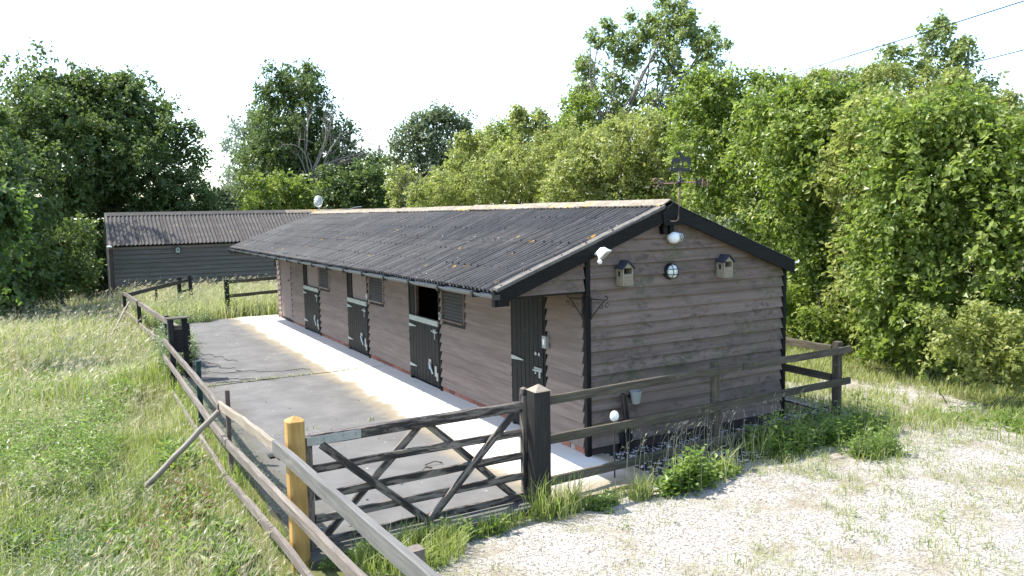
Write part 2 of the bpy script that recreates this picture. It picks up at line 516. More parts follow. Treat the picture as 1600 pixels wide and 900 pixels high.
def mesh_np(name, co, faces, mat, parent=None, tint=None, smooth=False, world=None):
    """numpy mesh: co (N,3), faces list of (M,k) index arrays"""
    me = bpy.data.meshes.new(name)
    co = np.asarray(co, dtype=np.float32)
    me.vertices.add(len(co)); me.vertices.foreach_set('co', co.ravel())
    idx = np.concatenate([f.ravel() for f in faces]).astype(np.int32)
    tot = np.concatenate([np.full(len(f), f.shape[1]) for f in faces])
    st = np.concatenate([[0], np.cumsum(tot)[:-1]]).astype(np.int32)
    me.loops.add(len(idx)); me.loops.foreach_set('vertex_index', idx)
    me.polygons.add(len(tot)); me.polygons.foreach_set('loop_start', st)
    if smooth: me.polygons.foreach_set('use_smooth', np.ones(len(tot), dtype=bool))
    else: me.polygons.foreach_set('use_smooth', np.zeros(len(tot), dtype=bool))
    me.update(calc_edges=True)
    if tint is not None:
        a = me.attributes.new('tint', 'FLOAT', 'POINT')
        a.data.foreach_set('value', np.asarray(tint, dtype=np.float32))
    me.materials.append(mat)
    return link(name, me, parent, world)

def unit(a):
    return a / np.maximum(np.linalg.norm(a, axis=-1, keepdims=True), 1e-9)

def leaf_mesh(P, D, Nn, L, W, tint):
    """folded leaf, two triangles each: base, side, tip, side"""
    S = unit(np.cross(D, Nn)); Nn = np.cross(S, D)
    L = L[:, None]; W = W[:, None]
    a = P; c = P + D * L - Nn * L * .12
    b = P + D * L * .45 + S * W * .5 + Nn * W * .16
    d = P + D * L * .45 - S * W * .5 + Nn * W * .16
    co = np.stack([a, b, c, d], 1).reshape(-1, 3)
    i = np.arange(len(P)) * 4
    f = np.concatenate([np.stack([i, i + 1, i + 2], 1), np.stack([i, i + 2, i + 3], 1)])
    return co, f, np.repeat(tint, 4)

def px_to_ground(px, D):  # px is an image pixel column
    """ground point seen along one bearing of the survey, D metres from the tripod"""
    b = YAW + math.atan((px - 800) / FPX)
    return CAM[0] + D * math.sin(b), CAM[1] + D * math.cos(b)
def height(px, py, D):
    c = math.cos(math.atan((px - 800) / FPX))
    # horizon drops slightly from left to right
    return CAM[2] + (330 - (px - 800) * .0191 - py) / FPX * D * c

# terrain
def hgt(x, y):
    x = np.asarray(x, float); y = np.asarray(y, float)
    l = np.clip((-3.7 - x) / .5, 0, 1)
    near = np.clip((1.5 - y) / 6, 0, 1)
    h = -.055 + l * (-.29 + .33 * near)
    h = h + l * .04 * (np.sin(x * 1.7 + y * .9) + np.sin(y * 1.3 - x * .6))
    far = np.clip((y - 45) / 80, 0, 1)
    h = h - .5 * far
    yd = (x > -3.7) & (x < 3.8) & (y > -.95) & (y < 16.8)
    return np.where(yd, -.09, h)

# ------------------------------------------------------------------ ground, yard, gravel
def grid_sheet(name, xs, ys, fz, mat, keep=None):
    X, Y = np.meshgrid(xs, ys)
    co = np.stack([X, Y, fz(X, Y)], -1).reshape(-1, 3)
    nx, ny = len(xs), len(ys)
    i = (np.arange(ny - 1)[:, None] * nx + np.arange(nx - 1)[None, :]).ravel()
    f = np.stack([i, i + 1, i + nx + 1, i + nx], 1)
    if keep is not None:
        cx = co[f].mean(1)
        f = f[keep(cx[:, 0], cx[:, 1])]
        used = np.unique(f); mp_ = np.zeros(len(co), int); mp_[used] = np.arange(len(used))
        co = co[used]; f = mp_[f]
    return mesh_np(name, co, [f], mat, smooth=True)
xs = np.concatenate([np.linspace(-900, -60, 8), np.linspace(-50, -12, 20), np.arange(-11, 14, .25), np.linspace(15, 60, 30), np.linspace(75, 1200, 10)])
ys = np.concatenate([np.linspace(-600, -30, 8), np.linspace(-25, -9.5, 12), np.arange(-9, 24, .25), np.linspace(25, 80, 36), np.linspace(95, 1500, 12)])
tag(grid_sheet('ground', xs, ys, hgt, M['earth']), kind='structure')

def gravel_keep(x, y):
    n = .25 * np.sin(x * 2.3 + 1.1 * y) + .2 * np.sin(x * 5.1 - y * 3.7) + .12 * np.sin(9 * x + 7 * y)
    yf = -1.22 + (x + 1.2) * .115
    a = (y < yf + .1 * n) & (x > -3.55 + .25 * n)
    b = (x > 4.6 + .3 * n) & (y < .75 + .5 * n - .1 * (x - 5))
    c = (x > 4.3) & (x < 6.6 + .3 * n) & (y > -1) & (y < 1.4 + .5 * n)
    return (a | b | c) & (x < 7.0 + .35 * n + np.clip(y, -3, 1) * .5)
tag(grid_sheet('gravel', np.arange(-4.5, 12, .1), np.arange(-12, 3, .1),
    lambda x, y: hgt(x, y) + .012 + .012 * np.sin(x * 3.1 + y) * np.sin(y * 2.7), M['gravel'], gravel_keep), kind='structure')

yard = thing('concrete_yard', None, None, (-1.8, 8, 0)); tag(yard, kind='structure')
def slab(x0, y0, x1, y1, dz=0.0, jag=(0, 0, 0, 0)):
    rg = random.Random(int(x0 * 31 + y0 * 17))
    n = 14
    poly = []
    for (ax, ay, bx, by, j) in ((x0, y0, x1, y0, jag[0]), (x1, y0, x1, y1, jag[1]), (x1, y1, x0, y1, jag[2]), (x0, y1, x0, y0, jag[3])):
        for k in range(n):
            t_ = k / n
            poly.append((ax + (bx - ax) * t_ + rg.uniform(-j, j), ay + (by - ay) * t_ + rg.uniform(-j, j)))
    mb = MB(); mb.prism(poly, 'z', -.16, dz)
    return mb.build('slab', M['concrete'], yard)
slab(-3.74, -1.12, .22, 3.1, 0, (.05, 0, .006, .03))
slab(-3.74, 3.115, .3, 6.95, -.004, (.006, 0, .012, .03))
slab(-3.70, 6.975, .3, 12.2, .003, (.012, 0, .008, .04))
slab(-3.3, 12.22, .3, 16.75, -.003, (.008, 0, .06, .06))
tag(grid_sheet('soil', np.arange(.1, 4.6, .1), np.arange(-1.15, .15, .1), lambda x, y: -.02 + .012 * np.sin(x * 9) * np.sin(y * 13), M['soil'],
    lambda x, y: (x > -5)), kind='structure')

# ------------------------------------------------------------------ stable block
W, L = 3.395, 15.97
XA, ZA, XF, ZF, XR, ZR = 1.232, 3.08, -1.282, 2.15, 3.457, 2.262
YO = 0.11
def roof_z(x):
    return ZF + (x - XF) * (ZA - ZF) / (XA - XF) if x <= XA else ZA - (x - XA) * (ZA - ZR) / (XR - XA)
stable = thing('stable_block', 'long low stable block with brown weatherboards, dark corrugated roof and half doors facing the yard', 'stable', (1.7, 8, 0))

EXP = .15
def feather(name, axis, a, b, z, parent, mat, top=None, h=.165, exp_jit=None, depth0=0.0, out=-1, rg=random.Random(3)):
    """feather-edged board, thick lower edge; runs from a to b; axis 'y' faces -X, axis 'x' faces -Y. top: clip heights at a and b"""
    z += rg.uniform(-.003, .003)
    n = max(2, int((b - a) / .45))
    vs = []; fs = []
    Lh = b - a
    for i in range(n + 1):
        u = Lh * i / n
        wob = rg.gauss(0, .0022); th = .046 + rg.gauss(0, .004)
        vs += [(u, 0.0, wob), (u, th, wob), (u, .003, h + .0), (u, 0.0, h + .0)]
    for i in range(n):
        for k in range(4):
            fs.append((i * 4 + k, i * 4 + (k + 1) % 4, (i + 1) * 4 + (k + 1) % 4, (i + 1) * 4 + k))
    fs.append((3, 2, 1, 0)); fs.append(tuple(n * 4 + k for k in range(4)))
    if axis == 'y':
        w = Matrix(((0, -1, 0, depth0), (1, 0, 0, a), (0, 0, 1, z), (0, 0, 0, 1)))
    else:
        w = Matrix(((1, 0, 0, a), (0, -1, 0, depth0), (0, 0, 1, z), (0, 0, 0, 1)))
    return MB().add(vs, fs).build(name, mat, parent, world=w)

# carcass behind the boards
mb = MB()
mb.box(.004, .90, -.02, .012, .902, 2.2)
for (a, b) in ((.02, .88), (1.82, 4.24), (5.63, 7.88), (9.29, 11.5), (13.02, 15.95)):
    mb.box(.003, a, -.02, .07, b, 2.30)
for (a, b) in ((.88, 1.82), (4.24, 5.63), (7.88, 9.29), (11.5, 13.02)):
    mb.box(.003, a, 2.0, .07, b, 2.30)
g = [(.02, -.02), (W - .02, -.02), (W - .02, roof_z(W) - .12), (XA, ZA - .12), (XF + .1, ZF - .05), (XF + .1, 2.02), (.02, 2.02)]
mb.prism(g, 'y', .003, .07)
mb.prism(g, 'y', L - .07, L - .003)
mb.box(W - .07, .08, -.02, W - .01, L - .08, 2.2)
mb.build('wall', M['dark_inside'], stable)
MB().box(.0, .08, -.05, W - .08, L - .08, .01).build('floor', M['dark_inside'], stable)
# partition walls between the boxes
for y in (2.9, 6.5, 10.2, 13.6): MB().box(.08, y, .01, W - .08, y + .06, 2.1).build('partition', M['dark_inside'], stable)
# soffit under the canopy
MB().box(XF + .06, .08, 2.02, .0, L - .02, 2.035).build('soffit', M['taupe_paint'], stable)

# gable boards
zb = .10
k = 0
while True:
    z = zb + k * EXP
    if z > ZA - .22: break
    if z < 1.99:
        a, b = .035, W - .03
    else:
        sl = (ZA - ZF) / (XA - XF)
        a = XF + (z + .10 - ZF) / sl + .0
        b = XA + (ZA - z - .10) / ((ZA - ZR) / (XR - XA))
        b = min(b, W - .03)
        if z < 2.2: a = max(a, XF + .12)
    if a < -.05:                                     # canopy end: split at the corner post
        feather('board', 'x', a, -.05, z, stable, M['gable_board'])
        a = .035
    feather('board', 'x', a, b, z, stable, M['gable_board'])
    k += 1
# front boards between the doors, left out where the vents are
SEG = [(.045, .885), (1.815, 4.255), (5.635, 7.895), (9.28, 11.52), (13.0, 14.33), (15.62, L - .03)]
VENT = [(3.33, 4.12), (6.965, 7.77), (10.64, 11.44)]
for (a, b) in SEG:
    v = [q for q in VENT if a < q[0] < b]
    for k in range(14):
        z = zb + k * EXP
        if z > 1.94: break
        if v and z + .165 > 1.25:
            feather('board', 'y', a, v[0][0] - .035, z, stable, M['front_board'])
            feather('board', 'y', v[0][1] + .035, b, z, stable, M['front_board'])
        else:
            feather('board', 'y', a, b, z, stable, M['front_board'])
# brick plinth course, bricks shared by all
def brick_me():
    mb = MB().box(-.105, -.012, 0, .105, .02, .065)
    o = mb.build('brick', M['brick'], stable); return o
b0 = brick_me()
def put_brick(w, first=[True]):
    o = b0 if first[0] else b0.copy()
    if not first[0]: COL.objects.link(o)
    first[0] = False
    o.matrix_basis = WM(stable).inverted() @ w
for (a, b) in SEG:
    n = int((b - a) / .225)
    for row in range(1):
        for i in range(n):
            y = a + .11 + i * (b - a - .22) / max(1, n - 1)
            put_brick(Matrix(((0, 1, 0, -.004 + random.uniform(-.003, .003)), (1, 0, 0, y), (0, 0, 1, .018), (0, 0, 0, 1))))
for (a, b) in SEG: MB().box(-.008, a, -.03, .03, b, .105).build('mortar_bed', M['mortar'], stable)
MB().box(.031, -.008, -.06, W - .02, .03, .105).build('plinth', M['plinth'], stable)

# corner posts, frames
post('corner_post', .0, -.012, -.01, 2.58, .07, .07, M['black_paint'], stable, rough=.001)
post('corner_post', W - .0, -.012, .0, 2.24, .075, .07, M['black_paint'], stable, rough=.001)
post('corner_post', -.005, L + .01, .0, 2.0, .05, .06, M['taupe_paint'], stable, rough=.001)
def frame_post(y, w=.06):
    MB().box(-.035, y - w / 2, 0, .07, y + w / 2, 2.02).build('door_frame', M['black_paint'], stable)
for y in (.915, 1.785, 4.285, 5.605, 7.925, 9.25, 11.55, 12.97): frame_post(y)

def hinge(y, z, parent, d=-1, Ls=.33, x=-.052):
    """tapered strap hinge running along -y from the hanging side"""
    poly = [(y, z - .03), (y, z + .03), (y + d * Ls * .3, z + .026), (y + d * Ls, z + .006), (y + d * Ls, z - .006), (y + d * Ls * .3, z - .024)]
    return MB().prism(poly, 'x', x - .008, x).build('strap_hinge', M['pale_metal'], parent)

def planks(y0, y1, z0, z1, n, x0=-.045, x1=.0, gap=.004):
    mb = MB(); w = (y1 - y0) / n
    for i in range(n):
        a = y0 + i * w + gap / 2; b = y0 + (i + 1) * w - gap / 2
        c = .007
        mb.prism([(x1, a), (x0 + c, a), (x0, a + c), (x0, b - c), (x0 + c, b), (x1, b)], 'z', z0 + random.uniform(-.002, .002), z1)
    mb.box(x1 - .03, y0 + .001, z0 + .01, x1 - .012, y1 - .001, z1 - .01)
    return mb

def door_mat_obj(mb, name, mat, parent):
    return mb.build(name, mat, parent)
# boards run upright: a material whose grain follows Z
def upright(name, src, **kw):
    return wood(name, *src, grain=kw.pop('grain', (40, 40, 2)), **kw)
M['door_up'] = upright('black_upright_boards', ((.005, .0055, .006), (.010, .011, .011), (.024, .024, .022)), rough=.6, var=.05, spec=.18,
    stains=(((.09, .085, .06), 7, .58, .74, .45),))
M['taupe_up'] = upright('taupe_upright_boards', ((.15, .118, .102), (.20, .158, .138), (.23, .185, .165)), rough=.7, var=.03)

def half_door(y0, y1, upper):
    # y1 is the hanging side (farther along the wall)
    d = planks(y0, y1, .055, 1.10, 9).build('lower_door', M['door_up'], stable)
    MB().box(-.056, y0 + .0, 1.095, .0, y1, 1.185).build('top_strip', M['pale_metal'], d)
    hinge(y1 + .02, 1.0, d); hinge(y1 + .02, .27, d)
    # kick bolt and its keeper near the foot, slide bolt near the top
    kb = MB()
    kb.tube([(-.068, y0 + .36, .42), (-.07, y0 + .20, .25)], .022, 6)
    kb.box(-.062, y0 + .30, .31, -.05, y0 + .40, .49)
    kb.box(-.062, y0 + .07, .22, -.05, y0 + .15, .40)
    kb.box(-.075, y0 + .0, .16, -.05, y0 + .05, .30)
    kb.build('kick_bolt', M['galv'], d)
    sb = MB(); sb.tube([(-.066, y0 + .24, 1.0), (-.066, y0 + .0, 1.0)], .012, 6); sb.box(-.058, y0 + .07, .965, -.05, y0 + .19, 1.035); sb.box(-.064, y0 + .10, .86, -.052, y0 + .13, .98)
    sb.build('bolt', M['galv'], d)
    if upper == 'closed':
        u = planks(y0 + .015, y1 - .27, 1.20, 2.0, 1, -.012, .03).build('upper_door', M['taupe_up'], stable)
        MB().box(-.028, y1 - .265, 1.19, .03, y1, 2.0).build('door_stile', M['black_paint'], stable)
    else:
        MB().box(-.03, y1 - .20, 1.19, .02, y1 - .01, 2.0).build('door_stile', M['black_paint'], stable)
        MB().box(-.022, y1 - .27, 1.19, .03, y1 - .205, 2.0).build('upper_door', M['brown_post'], stable)
half_door(4.32, 5.575, 'open')
half_door(7.96, 9.22, 'closed')
half_door(11.585, 12.94, 'closed')
# full-height near door
d = planks(.95, 1.755, .04, 2.0, 7).build('tall_door', M['door_up'], stable)
d['label'] = 'tall full height black boarded door by the near corner'
hinge(1.775, .98, d); hinge(1.775, .30, d)
for y in (1.03, 1.115): MB().ball((-.055, y, 1.12), .026, 10, 6, (.5, 1, 1)).build('lock', M['galv'], d)
mb = MB(); mb.box(-.058, .96, .90, -.046, 1.16, .935); mb.tube([(-.066, .95, .90), (-.066, 1.17, .89)], .012, 6); mb.box(-.06, 1.0, .80, -.048, 1.04, .91); mb.box(-.06, 1.11, .84, -.048, 1.14, .9)
mb.build('bolt', M['galv'], d)
# plain far door flush with the wall
d = planks(14.40, 15.58, .09, 2.0, 1, -.02, .03).build('flush_door', M['taupe_up'], stable)
MB().box(-.03, 14.335, .02, .03, 14.395, 2.0).build('door_stile', M['brown_post'], stable)
MB().tube([(-.03, 14.55, 1.2), (-.05, 14.6, 1.2)], .02, 6).build('handle', M['black_iron'], d)

# louvred vents
for (a, b) in VENT:
    f = MB()
    f.box(-.05, a - .032, 1.235, .02, a, 2.0); f.box(-.05, b, 1.235, .02, b + .032, 2.0)
    f.box(-.07, a, 1.235, .02, b, 1.265)
    fo = f.build('vent_frame', M['brown_post'] if a < 4 else M['taupe_paint'], stable)
    s_ = MB(); nb = 13
    for i in range(nb):
        z = 1.275 + i * (.72 / nb)
        s_.add([(-.036, a + .002, z), (-.036, b - .002, z), (-.008, b - .002, z + .036), (-.008, a + .002, z + .036),
                (-.030, a + .002, z - .004), (-.030, b - .002, z - .004), (-.002, b - .002, z + .032), (-.002, a + .002, z + .032)],
               [(0, 1, 2, 3), (7, 6, 5, 4), (0, 4, 5, 1), (1, 5, 6, 2), (2, 6, 7, 3), (3, 7, 4, 0)])
    s_.build('louvre', M['louvre'], fo)
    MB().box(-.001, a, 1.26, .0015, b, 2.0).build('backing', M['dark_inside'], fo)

# purlin ends under the apex
for dx in (-.055, .045):
    MB().box(XA - .02 + dx - .035, -.10, 2.70, XA - .02 + dx + .035, .02, 2.85).build('purlin_end', M['black_paint'], stable)

# bargeboards
def barge(x0, x1, name='bargeboard'):
    n = 10; rg = random.Random(int(x0 * 10))
    pts = [x0 + (x1 - x0) * i / n for i in range(n + 1)]
    poly = [(x, roof_z(x) - .004) for x in pts] + [(x, roof_z(x) - .178 - (.012 if abs(x - XA) < .05 else 0)) for x in reversed(pts)]
    return MB().prism(poly, 'y', -YO - .03, -YO).build(name, M['black_paint'], stable)
barge(XF - .02, XA - .001); barge(XA + .001, XR + .02)
MB().box(XF - .05, -YO - .02, ZF - .19, XF + .14, -YO + .05, ZF - .02).build('eaves_box', M['black_paint'], stable)
# apex plate
MB().prism([(XA - .17, roof_z(XA - .17) - .05), (XA, ZA + .012), (XA + .17, roof_z(XA + .17) - .05), (XA + .12, ZA - .27), (XA - .14, ZA - .27)], 'y', -YO - .045, -YO - .031).build('apex_plate', M['black_paint'], stable)

# roof: deck > corrugated sheets
def deck(x0, x1, name='roof'):
    z0, z1 = roof_z(x0), roof_z(x1)
    return MB().prism([(x0, z0 - .035), (x1, z1 - .035), (x1, z1 - .075), (x0, z0 - .075)], 'y', -YO + .02, L + .2).build(name, M['black_paint'], stable)
roof = deck(XF + .03, XA)
roofb = deck(XA + .002, XR - .03)
PITCH_C, AMP = .095, .021
rng = np.random.default_rng(5)
def corr_sheet(yc0, ncorr, s0, s1, slope_pts, lift, parent, mat, sag, pitch=PITCH_C, amp=AMP, per=8, nrow=12, seed=0, thick=0.004):
    """corrugated sheet; slope_pts(s) -> x,z along the slope; corrugations run down the slope"""
    rg = np.random.default_rng(seed)
    nu = ncorr * per + 1
    u = np.linspace(0, ncorr * pitch, nu)
    s = np.linspace(s0, s1, nrow)
    U, S = np.meshgrid(u, s)
    x, z, nx, nz = slope_pts(S)
    ph = rg.uniform(0, 6.28, 4)
    Yw = yc0 + U
    kk = np.floor(Yw / pitch + .5)
    hsh = np.sin(kk * 12.9898) * 43758.5453; hsh = hsh - np.floor(hsh)
    hs2 = np.sin(kk * 78.233) * 12543.123; hs2 = hs2 - np.floor(hs2)
    lat = sag * (np.sin(S * 2.4 + Yw * .35) + .6 * np.sin(S * 4.9 + Yw * .8 + 1.0) * (.4 + .6 * np.sin(Yw * .7)) + .5 * np.sin(Yw * 1.9 + S * 3.1))
    dip = sag * .16 * (np.sin(S * 4.6 + Yw * .6) * np.sin(Yw * 2.3) - .3)
    lat = lat + sag * .55 * (hs2 - .5) * np.sin(S * (1.5 + 2 * hsh) + 6.28 * hsh)
    wv = amp * np.cos(2 * np.pi * Yw / pitch) * (1 + (.45 * (hsh - .5) if sag > .01 else 0))
    h = wv + lift + dip
    co = np.stack([x + nx * h, yc0 + U + lat, z + nz * h], -1).reshape(-1, 3)
    i = (np.arange(nrow - 1)[:, None] * nu + np.arange(nu - 1)[None, :]).ravel()
    f = np.stack([i, i + 1, i + nu + 1, i + nu], 1)
    nv = len(co)
    low = co - np.stack([nx, 0 * nx, nz], -1).reshape(-1, 3) * thick
    e = np.arange(nu - 1)
    edge = np.stack([e + 1, e, e + nu, e + 1 + nu], 1) + 2 * nv
    f2 = f[:, ::-1] + nv
    return mesh_np('sheet', np.concatenate([co, low, co[:nu], low[:nu]]), [np.concatenate([f, f2, edge])], mat, parent, smooth=True), (x, z)
SLX, SLZ = XA - XF, ZA - ZF
SLEN = math.hypot(SLX, SLZ)
def front_slope(S):
    t_ = S / SLEN
    return XF - .04 + SLX * t_, ZF - .012 + SLZ * t_, np.full_like(S, -SLZ / SLEN), np.full_like(S, SLX / SLEN)
BX, BZ = XR - XA, ZA - ZR
BLEN = math.hypot(BX, BZ)
def back_slope(S):
    t_ = S / BLEN
    return XR + .04 - BX * t_, ZR - .012 + BZ * t_, np.full_like(S, BZ / BLEN), np.full_like(S, BX / BLEN)
NCOL = 19
cw = (L + .2 + YO) / NCOL
nc = 9
pit = cw / nc
for c_ in range(NCOL):
    y = -YO + c_ * cw
    corr_sheet(y, nc, 0, 1.42, front_slope, .000, roof, M['roof'], .048, pit, seed=c_)
    corr_sheet(y, nc, 1.27, SLEN + .01, front_slope, .007, roof, M['roof'], .048, pit, seed=c_ + 50)
for c_ in range(NCOL):
    corr_sheet(-YO + c_ * cw, nc, 0, BLEN + .01, back_slope, .004, roofb, M['roof'], .008, pit, per=6, nrow=4, seed=c_ + 90)
# nail heads in rows
mb = MB()
for s_ in (.10, .52, .98, 1.34, 1.75, 2.2, 2.56):
    yy = -YO + pit * .0
    k = 0
    while yy < L + .15:
        x, z, nx_, nz_ = [float(q) for q in front_slope(np.array(s_))]
        h = AMP + (.012 if s_ > 1.3 else .002)
        px_, pz_ = x + nx_ * h, z + nz_ * h
        yj = yy + random.uniform(-.012, .012)
        if random.random() < .85:
            mb.add([(px_ - .012, yj - .012, pz_ - .004), (px_ + .012, yj - .012, pz_ + .004), (px_ + .012, yj + .012, pz_ + .004), (px_ - .012, yj + .012, pz_ - .004), (px_ - .004, yj, pz_ + .018)],
                   [(0, 1, 4), (1, 2, 4), (2, 3, 4), (3, 0, 4)])
        yy += pit * 2
mb.build('nail_heads', M['black_plastic'], roof)['kind'] = 'stuff'
# verge strip, ridge caps
vt = [(x, roof_z(x)) for x in np.linspace(XF - .02, XA - .12, 14)]
mb = MB(); vs = []; fs = []
for i, (x, z) in enumerate(vt):
    j = random.uniform(-.004, .004)
    vs += [(x, -YO - .036, z - .012 + j), (x, -YO - .036, z + .026 + j), (x, -YO + .055, z + .036 + j), (x, -YO + .06, z + .004)]
for i in range(len(vt) - 1):
    for k in range(4): fs.append((i * 4 + k, i * 4 + (k + 1) % 4, i * 4 + 4 + (k + 1) % 4, i * 4 + 4 + k))
fs += [(0, 1, 2, 3), tuple(len(vs) - 4 + k for k in range(4))]
mb.add(vs, fs).build('verge_trim', M['verge'], stable)
nr = 18; rl = (L + .28) / nr
for i in range(nr):
    a = -YO + .0 + i * rl; b = a + rl + .05
    h0 = .040 + (i % 2) * .006; tw = random.uniform(-.006, .006); w_ = .155
    sl = SLZ / SLX
    prof = lambda e: [(-w_, -w_ * sl + e), (-.05, -.05 * sl + e + .012), (0, e + .02), (.05, -.05 * sl + e + .012), (w_, -w_ * sl + e), (w_ - .004, -w_ * sl + e - .014), (0, e + .002), (-w_ + .004, -w_ * sl + e - .014)]
    vs = [(XA + p[0], a, ZA + p[1] + tw) for p in prof(h0)] + [(XA + p[0], b, ZA + p[1] - tw) for p in prof(h0 + .005)]
    n = 8
    fs = [(k, (k + 1) % n, (k + 1) % n + n, k + n) for k in range(n)] + [tuple(range(n - 1, -1, -1)), tuple(range(n, 2 * n))]
    MB().add(vs, fs).build('ridge_cap', M['ridge'], stable)
# gutter and brackets
gp = []
for k in range(9):
    a = math.pi + math.pi * k / 8
    gp.append((XF - .035 + .045 * math.cos(a), ZF - .055 + .045 * math.sin(a)))
for k in range(9):
    a = 2 * math.pi - math.pi * k / 8
    gp.append((XF - .035 + .039 * math.cos(a), ZF - .055 + .039 * math.sin(a)))
g = MB().prism(gp, 'y', -YO - .03, L + .22).build('gutter', M['grey_gutter'], stable)
for i in range(17):
    y = .35 + i * .98
    MB().box(XF - .088, y, ZF - .115, XF + .02, y + .05, ZF - .045).build('gutter_bracket', M['black_plastic'], g)
MB().box(XF - .088, -YO - .036, ZF - .108, XF + .012, -YO - .03, ZF - .05).build('gutter_end', M['black_plastic'], g)
MB().tube([(XF - .03, L + .1, ZF - .09), (XF - .03, L + .15, ZF - .16), (-.06, L + .22, 1.86), (-.03, L + .22, 1.5)], .034, 8).build('downpipe', M['black_plastic'], stable)
mb = MB(); mb.tube([(XR + .02, -.14, ZR - .03), (XR + .075, -.15, ZR - .03), (XR + .09, -.15, ZR - .0)], .012, 6)
mb.build('gutter_hook', M['white_plastic'], stable)

# ------------------------------------------------------------------ things fixed on the stable
def bird_box(x, z, label):
    t_ = thing('bird_box', label, 'bird box', (x, -.03, z), 'bird boxes on the gable')
    w, d, h = .075, .15, .145
    y0, y1 = -.03 - d, -.032
    body = MB()
    body.box(x - w, y1 - .014, z - h, x + w, y1, z + h * .55)                       # back
    for s_ in (-1, 1):
        xs_ = sorted((x + s_ * w, x + s_ * (w - .013)))
        body.box(xs_[0], y0, z - h, xs_[1], y1 - .015, z + h * .48)
    body.box(x - w + .014, y0 + .002, z - h, x + w - .014, y1 - .016, z - h + .014)
    body.prism([(x - w, z + h * .481), (x + w, z + h * .481), (x, z + h * .481 + .075)], 'y', y0, y0 + .013)
    body.build('box', M['bird_wood'], t_)
    MB().box(x - w + .0145, y0 - .004, z - h, x + w - .0145, y0 + .012, z - .0).build('front_panel', M['bird_wood'], t_)
    MB().box(x - w + .0145, y1 - .03, z - h + .02, x + w - .0145, y1 - .017, z + h * .48).build('lining', M['dark_inside'], t_)
    MB().box(x - w - .004, y0 + .06, z - .03, x - w - .0005, y0 + .095, z + .03).build('side_hole', M['dark_inside'], t_)
    for s_ in (-1, 1):
        e = (x + s_ * (w + .022), z + h * .40); r_ = (x + s_ * .0, z + h * .48 + .082)
        MB().prism([e, r_, (r_[0], r_[1] + .013), (e[0], e[1] + .013)], 'y', y0 - .03, y1).build('roof_slope', M['slate_blue'], t_)
bird_box(.496, 2.237, 'open fronted wooden bird box nearer the floodlight on the gable')
bird_box(2.163, 2.239, 'open fronted wooden bird box near the far end of the gable')

t_ = thing('bulkhead_lamp', 'round caged bulkhead lamp on the gable between two bird boxes', 'lamp', (1.285, -.03, 2.218))
def disc(mb, c, r, y0, y1, n=20, r2=None):
    r2 = r2 or r
    vs = [(c[0] + r * math.cos(2 * math.pi * k / n), y0, c[1] + r * math.sin(2 * math.pi * k / n)) for k in range(n)]
    vs += [(c[0] + r2 * math.cos(2 * math.pi * k / n), y1, c[1] + r2 * math.sin(2 * math.pi * k / n)) for k in range(n)]
    fs = [(k, (k + 1) % n, (k + 1) % n + n, k + n) for k in range(n)] + [tuple(range(n)), tuple(range(2 * n - 1, n - 1, -1))]
    return mb.add(vs, fs)
c = (1.285, 2.218)
disc(MB(), c, .108, -.025, -.085, 20, .1).build('base', M['black_plastic'], t_, bevel=.004)
MB().ball((1.285, -.085, 2.218), .086, 18, 10, (1, .62, 1)).build('glass', M['lamp_glass'], t_, smooth=True)
mb = MB()
for a in (-.035, .035):
    for ax in (0, 1):
        pts = []
        for k in range(9):
            th = math.pi * k / 8
            rr = math.sqrt(max(.0, .095 ** 2 - a * a))
            q = -rr * math.cos(th); y = -.085 - .066 * math.sin(th) * rr / .095
            pts.append((c[0] + (q if ax else a), y, c[1] + (a if ax else q)))
        mb.tube(pts, .005, 5)
mb.build('cage', M['black_iron'], t_)

t_ = thing('security_camera', 'white round security camera with dark lens below the gable apex', 'camera', (1.295, -.03, 2.652))
disc(MB(), (1.285, 2.665), .055, -.025, -.055).build('base', M['white_plastic'], t_)
MB().ball((1.29, -.10, 2.65), .082, 18, 12, (1.05, .95, .92)).build('housing', M['white_plastic'], t_, smooth=True)
mb = MB()
for k in range(3): mb.tube([(1.33 + .022 * k, -.125 - .012 * k, 2.655), (1.335 + .022 * k, -.127 - .012 * k, 2.655)], .062 - .006 * k, 14)
mb.build('rim', M['white_plastic'], t_)
MB().tube([(1.35, -.14, 2.655), (1.392, -.158, 2.653)], .042, 14).build('lens', M['lens'], t_)

t_ = thing('floodlight', 'white floodlight with pale glass and sensor above the corner post', 'floodlight', (.03, -.15, 2.55))
mw_ = Matrix.Translation((.06, -.27, 2.515)) @ Matrix.Rotation(R(34), 4, 'Z') @ Matrix.Rotation(R(46), 4, 'X') @ Matrix.Scale(.8, 4)
hx = MB()
hx.add([(-.105, -.02, -.075), (.105, -.02, -.075), (.105, -.02, .075), (-.105, -.02, .075), (-.08, .07, -.05), (.08, .07, -.05), (.08, .07, .05), (-.08, .07, .05)],
       [(0, 1, 2, 3), (7, 6, 5, 4), (0, 4, 5, 1), (1, 5, 6, 2), (2, 6, 7, 3), (3, 7, 4, 0)])
hx.box(-.115, -.045, -.085, .115, -.02, .085)
hx.build('housing', M['white_plastic'], t_, world=mw_, bevel=.006)
MB().box(-.09, -.050, -.062, .09, -.046, .062).build('glass', M['flood_glass'], t_, world=mw_)
MB().tube([(.045, -.14, 2.5), (.05, -.2, 2.5)], .02, 8).build('bracket', M['white_plastic'], t_)
MB().ball((.03, -.24, 2.41), .03, 10, 8).build('sensor', M['white_plastic'], t_, smooth=True)

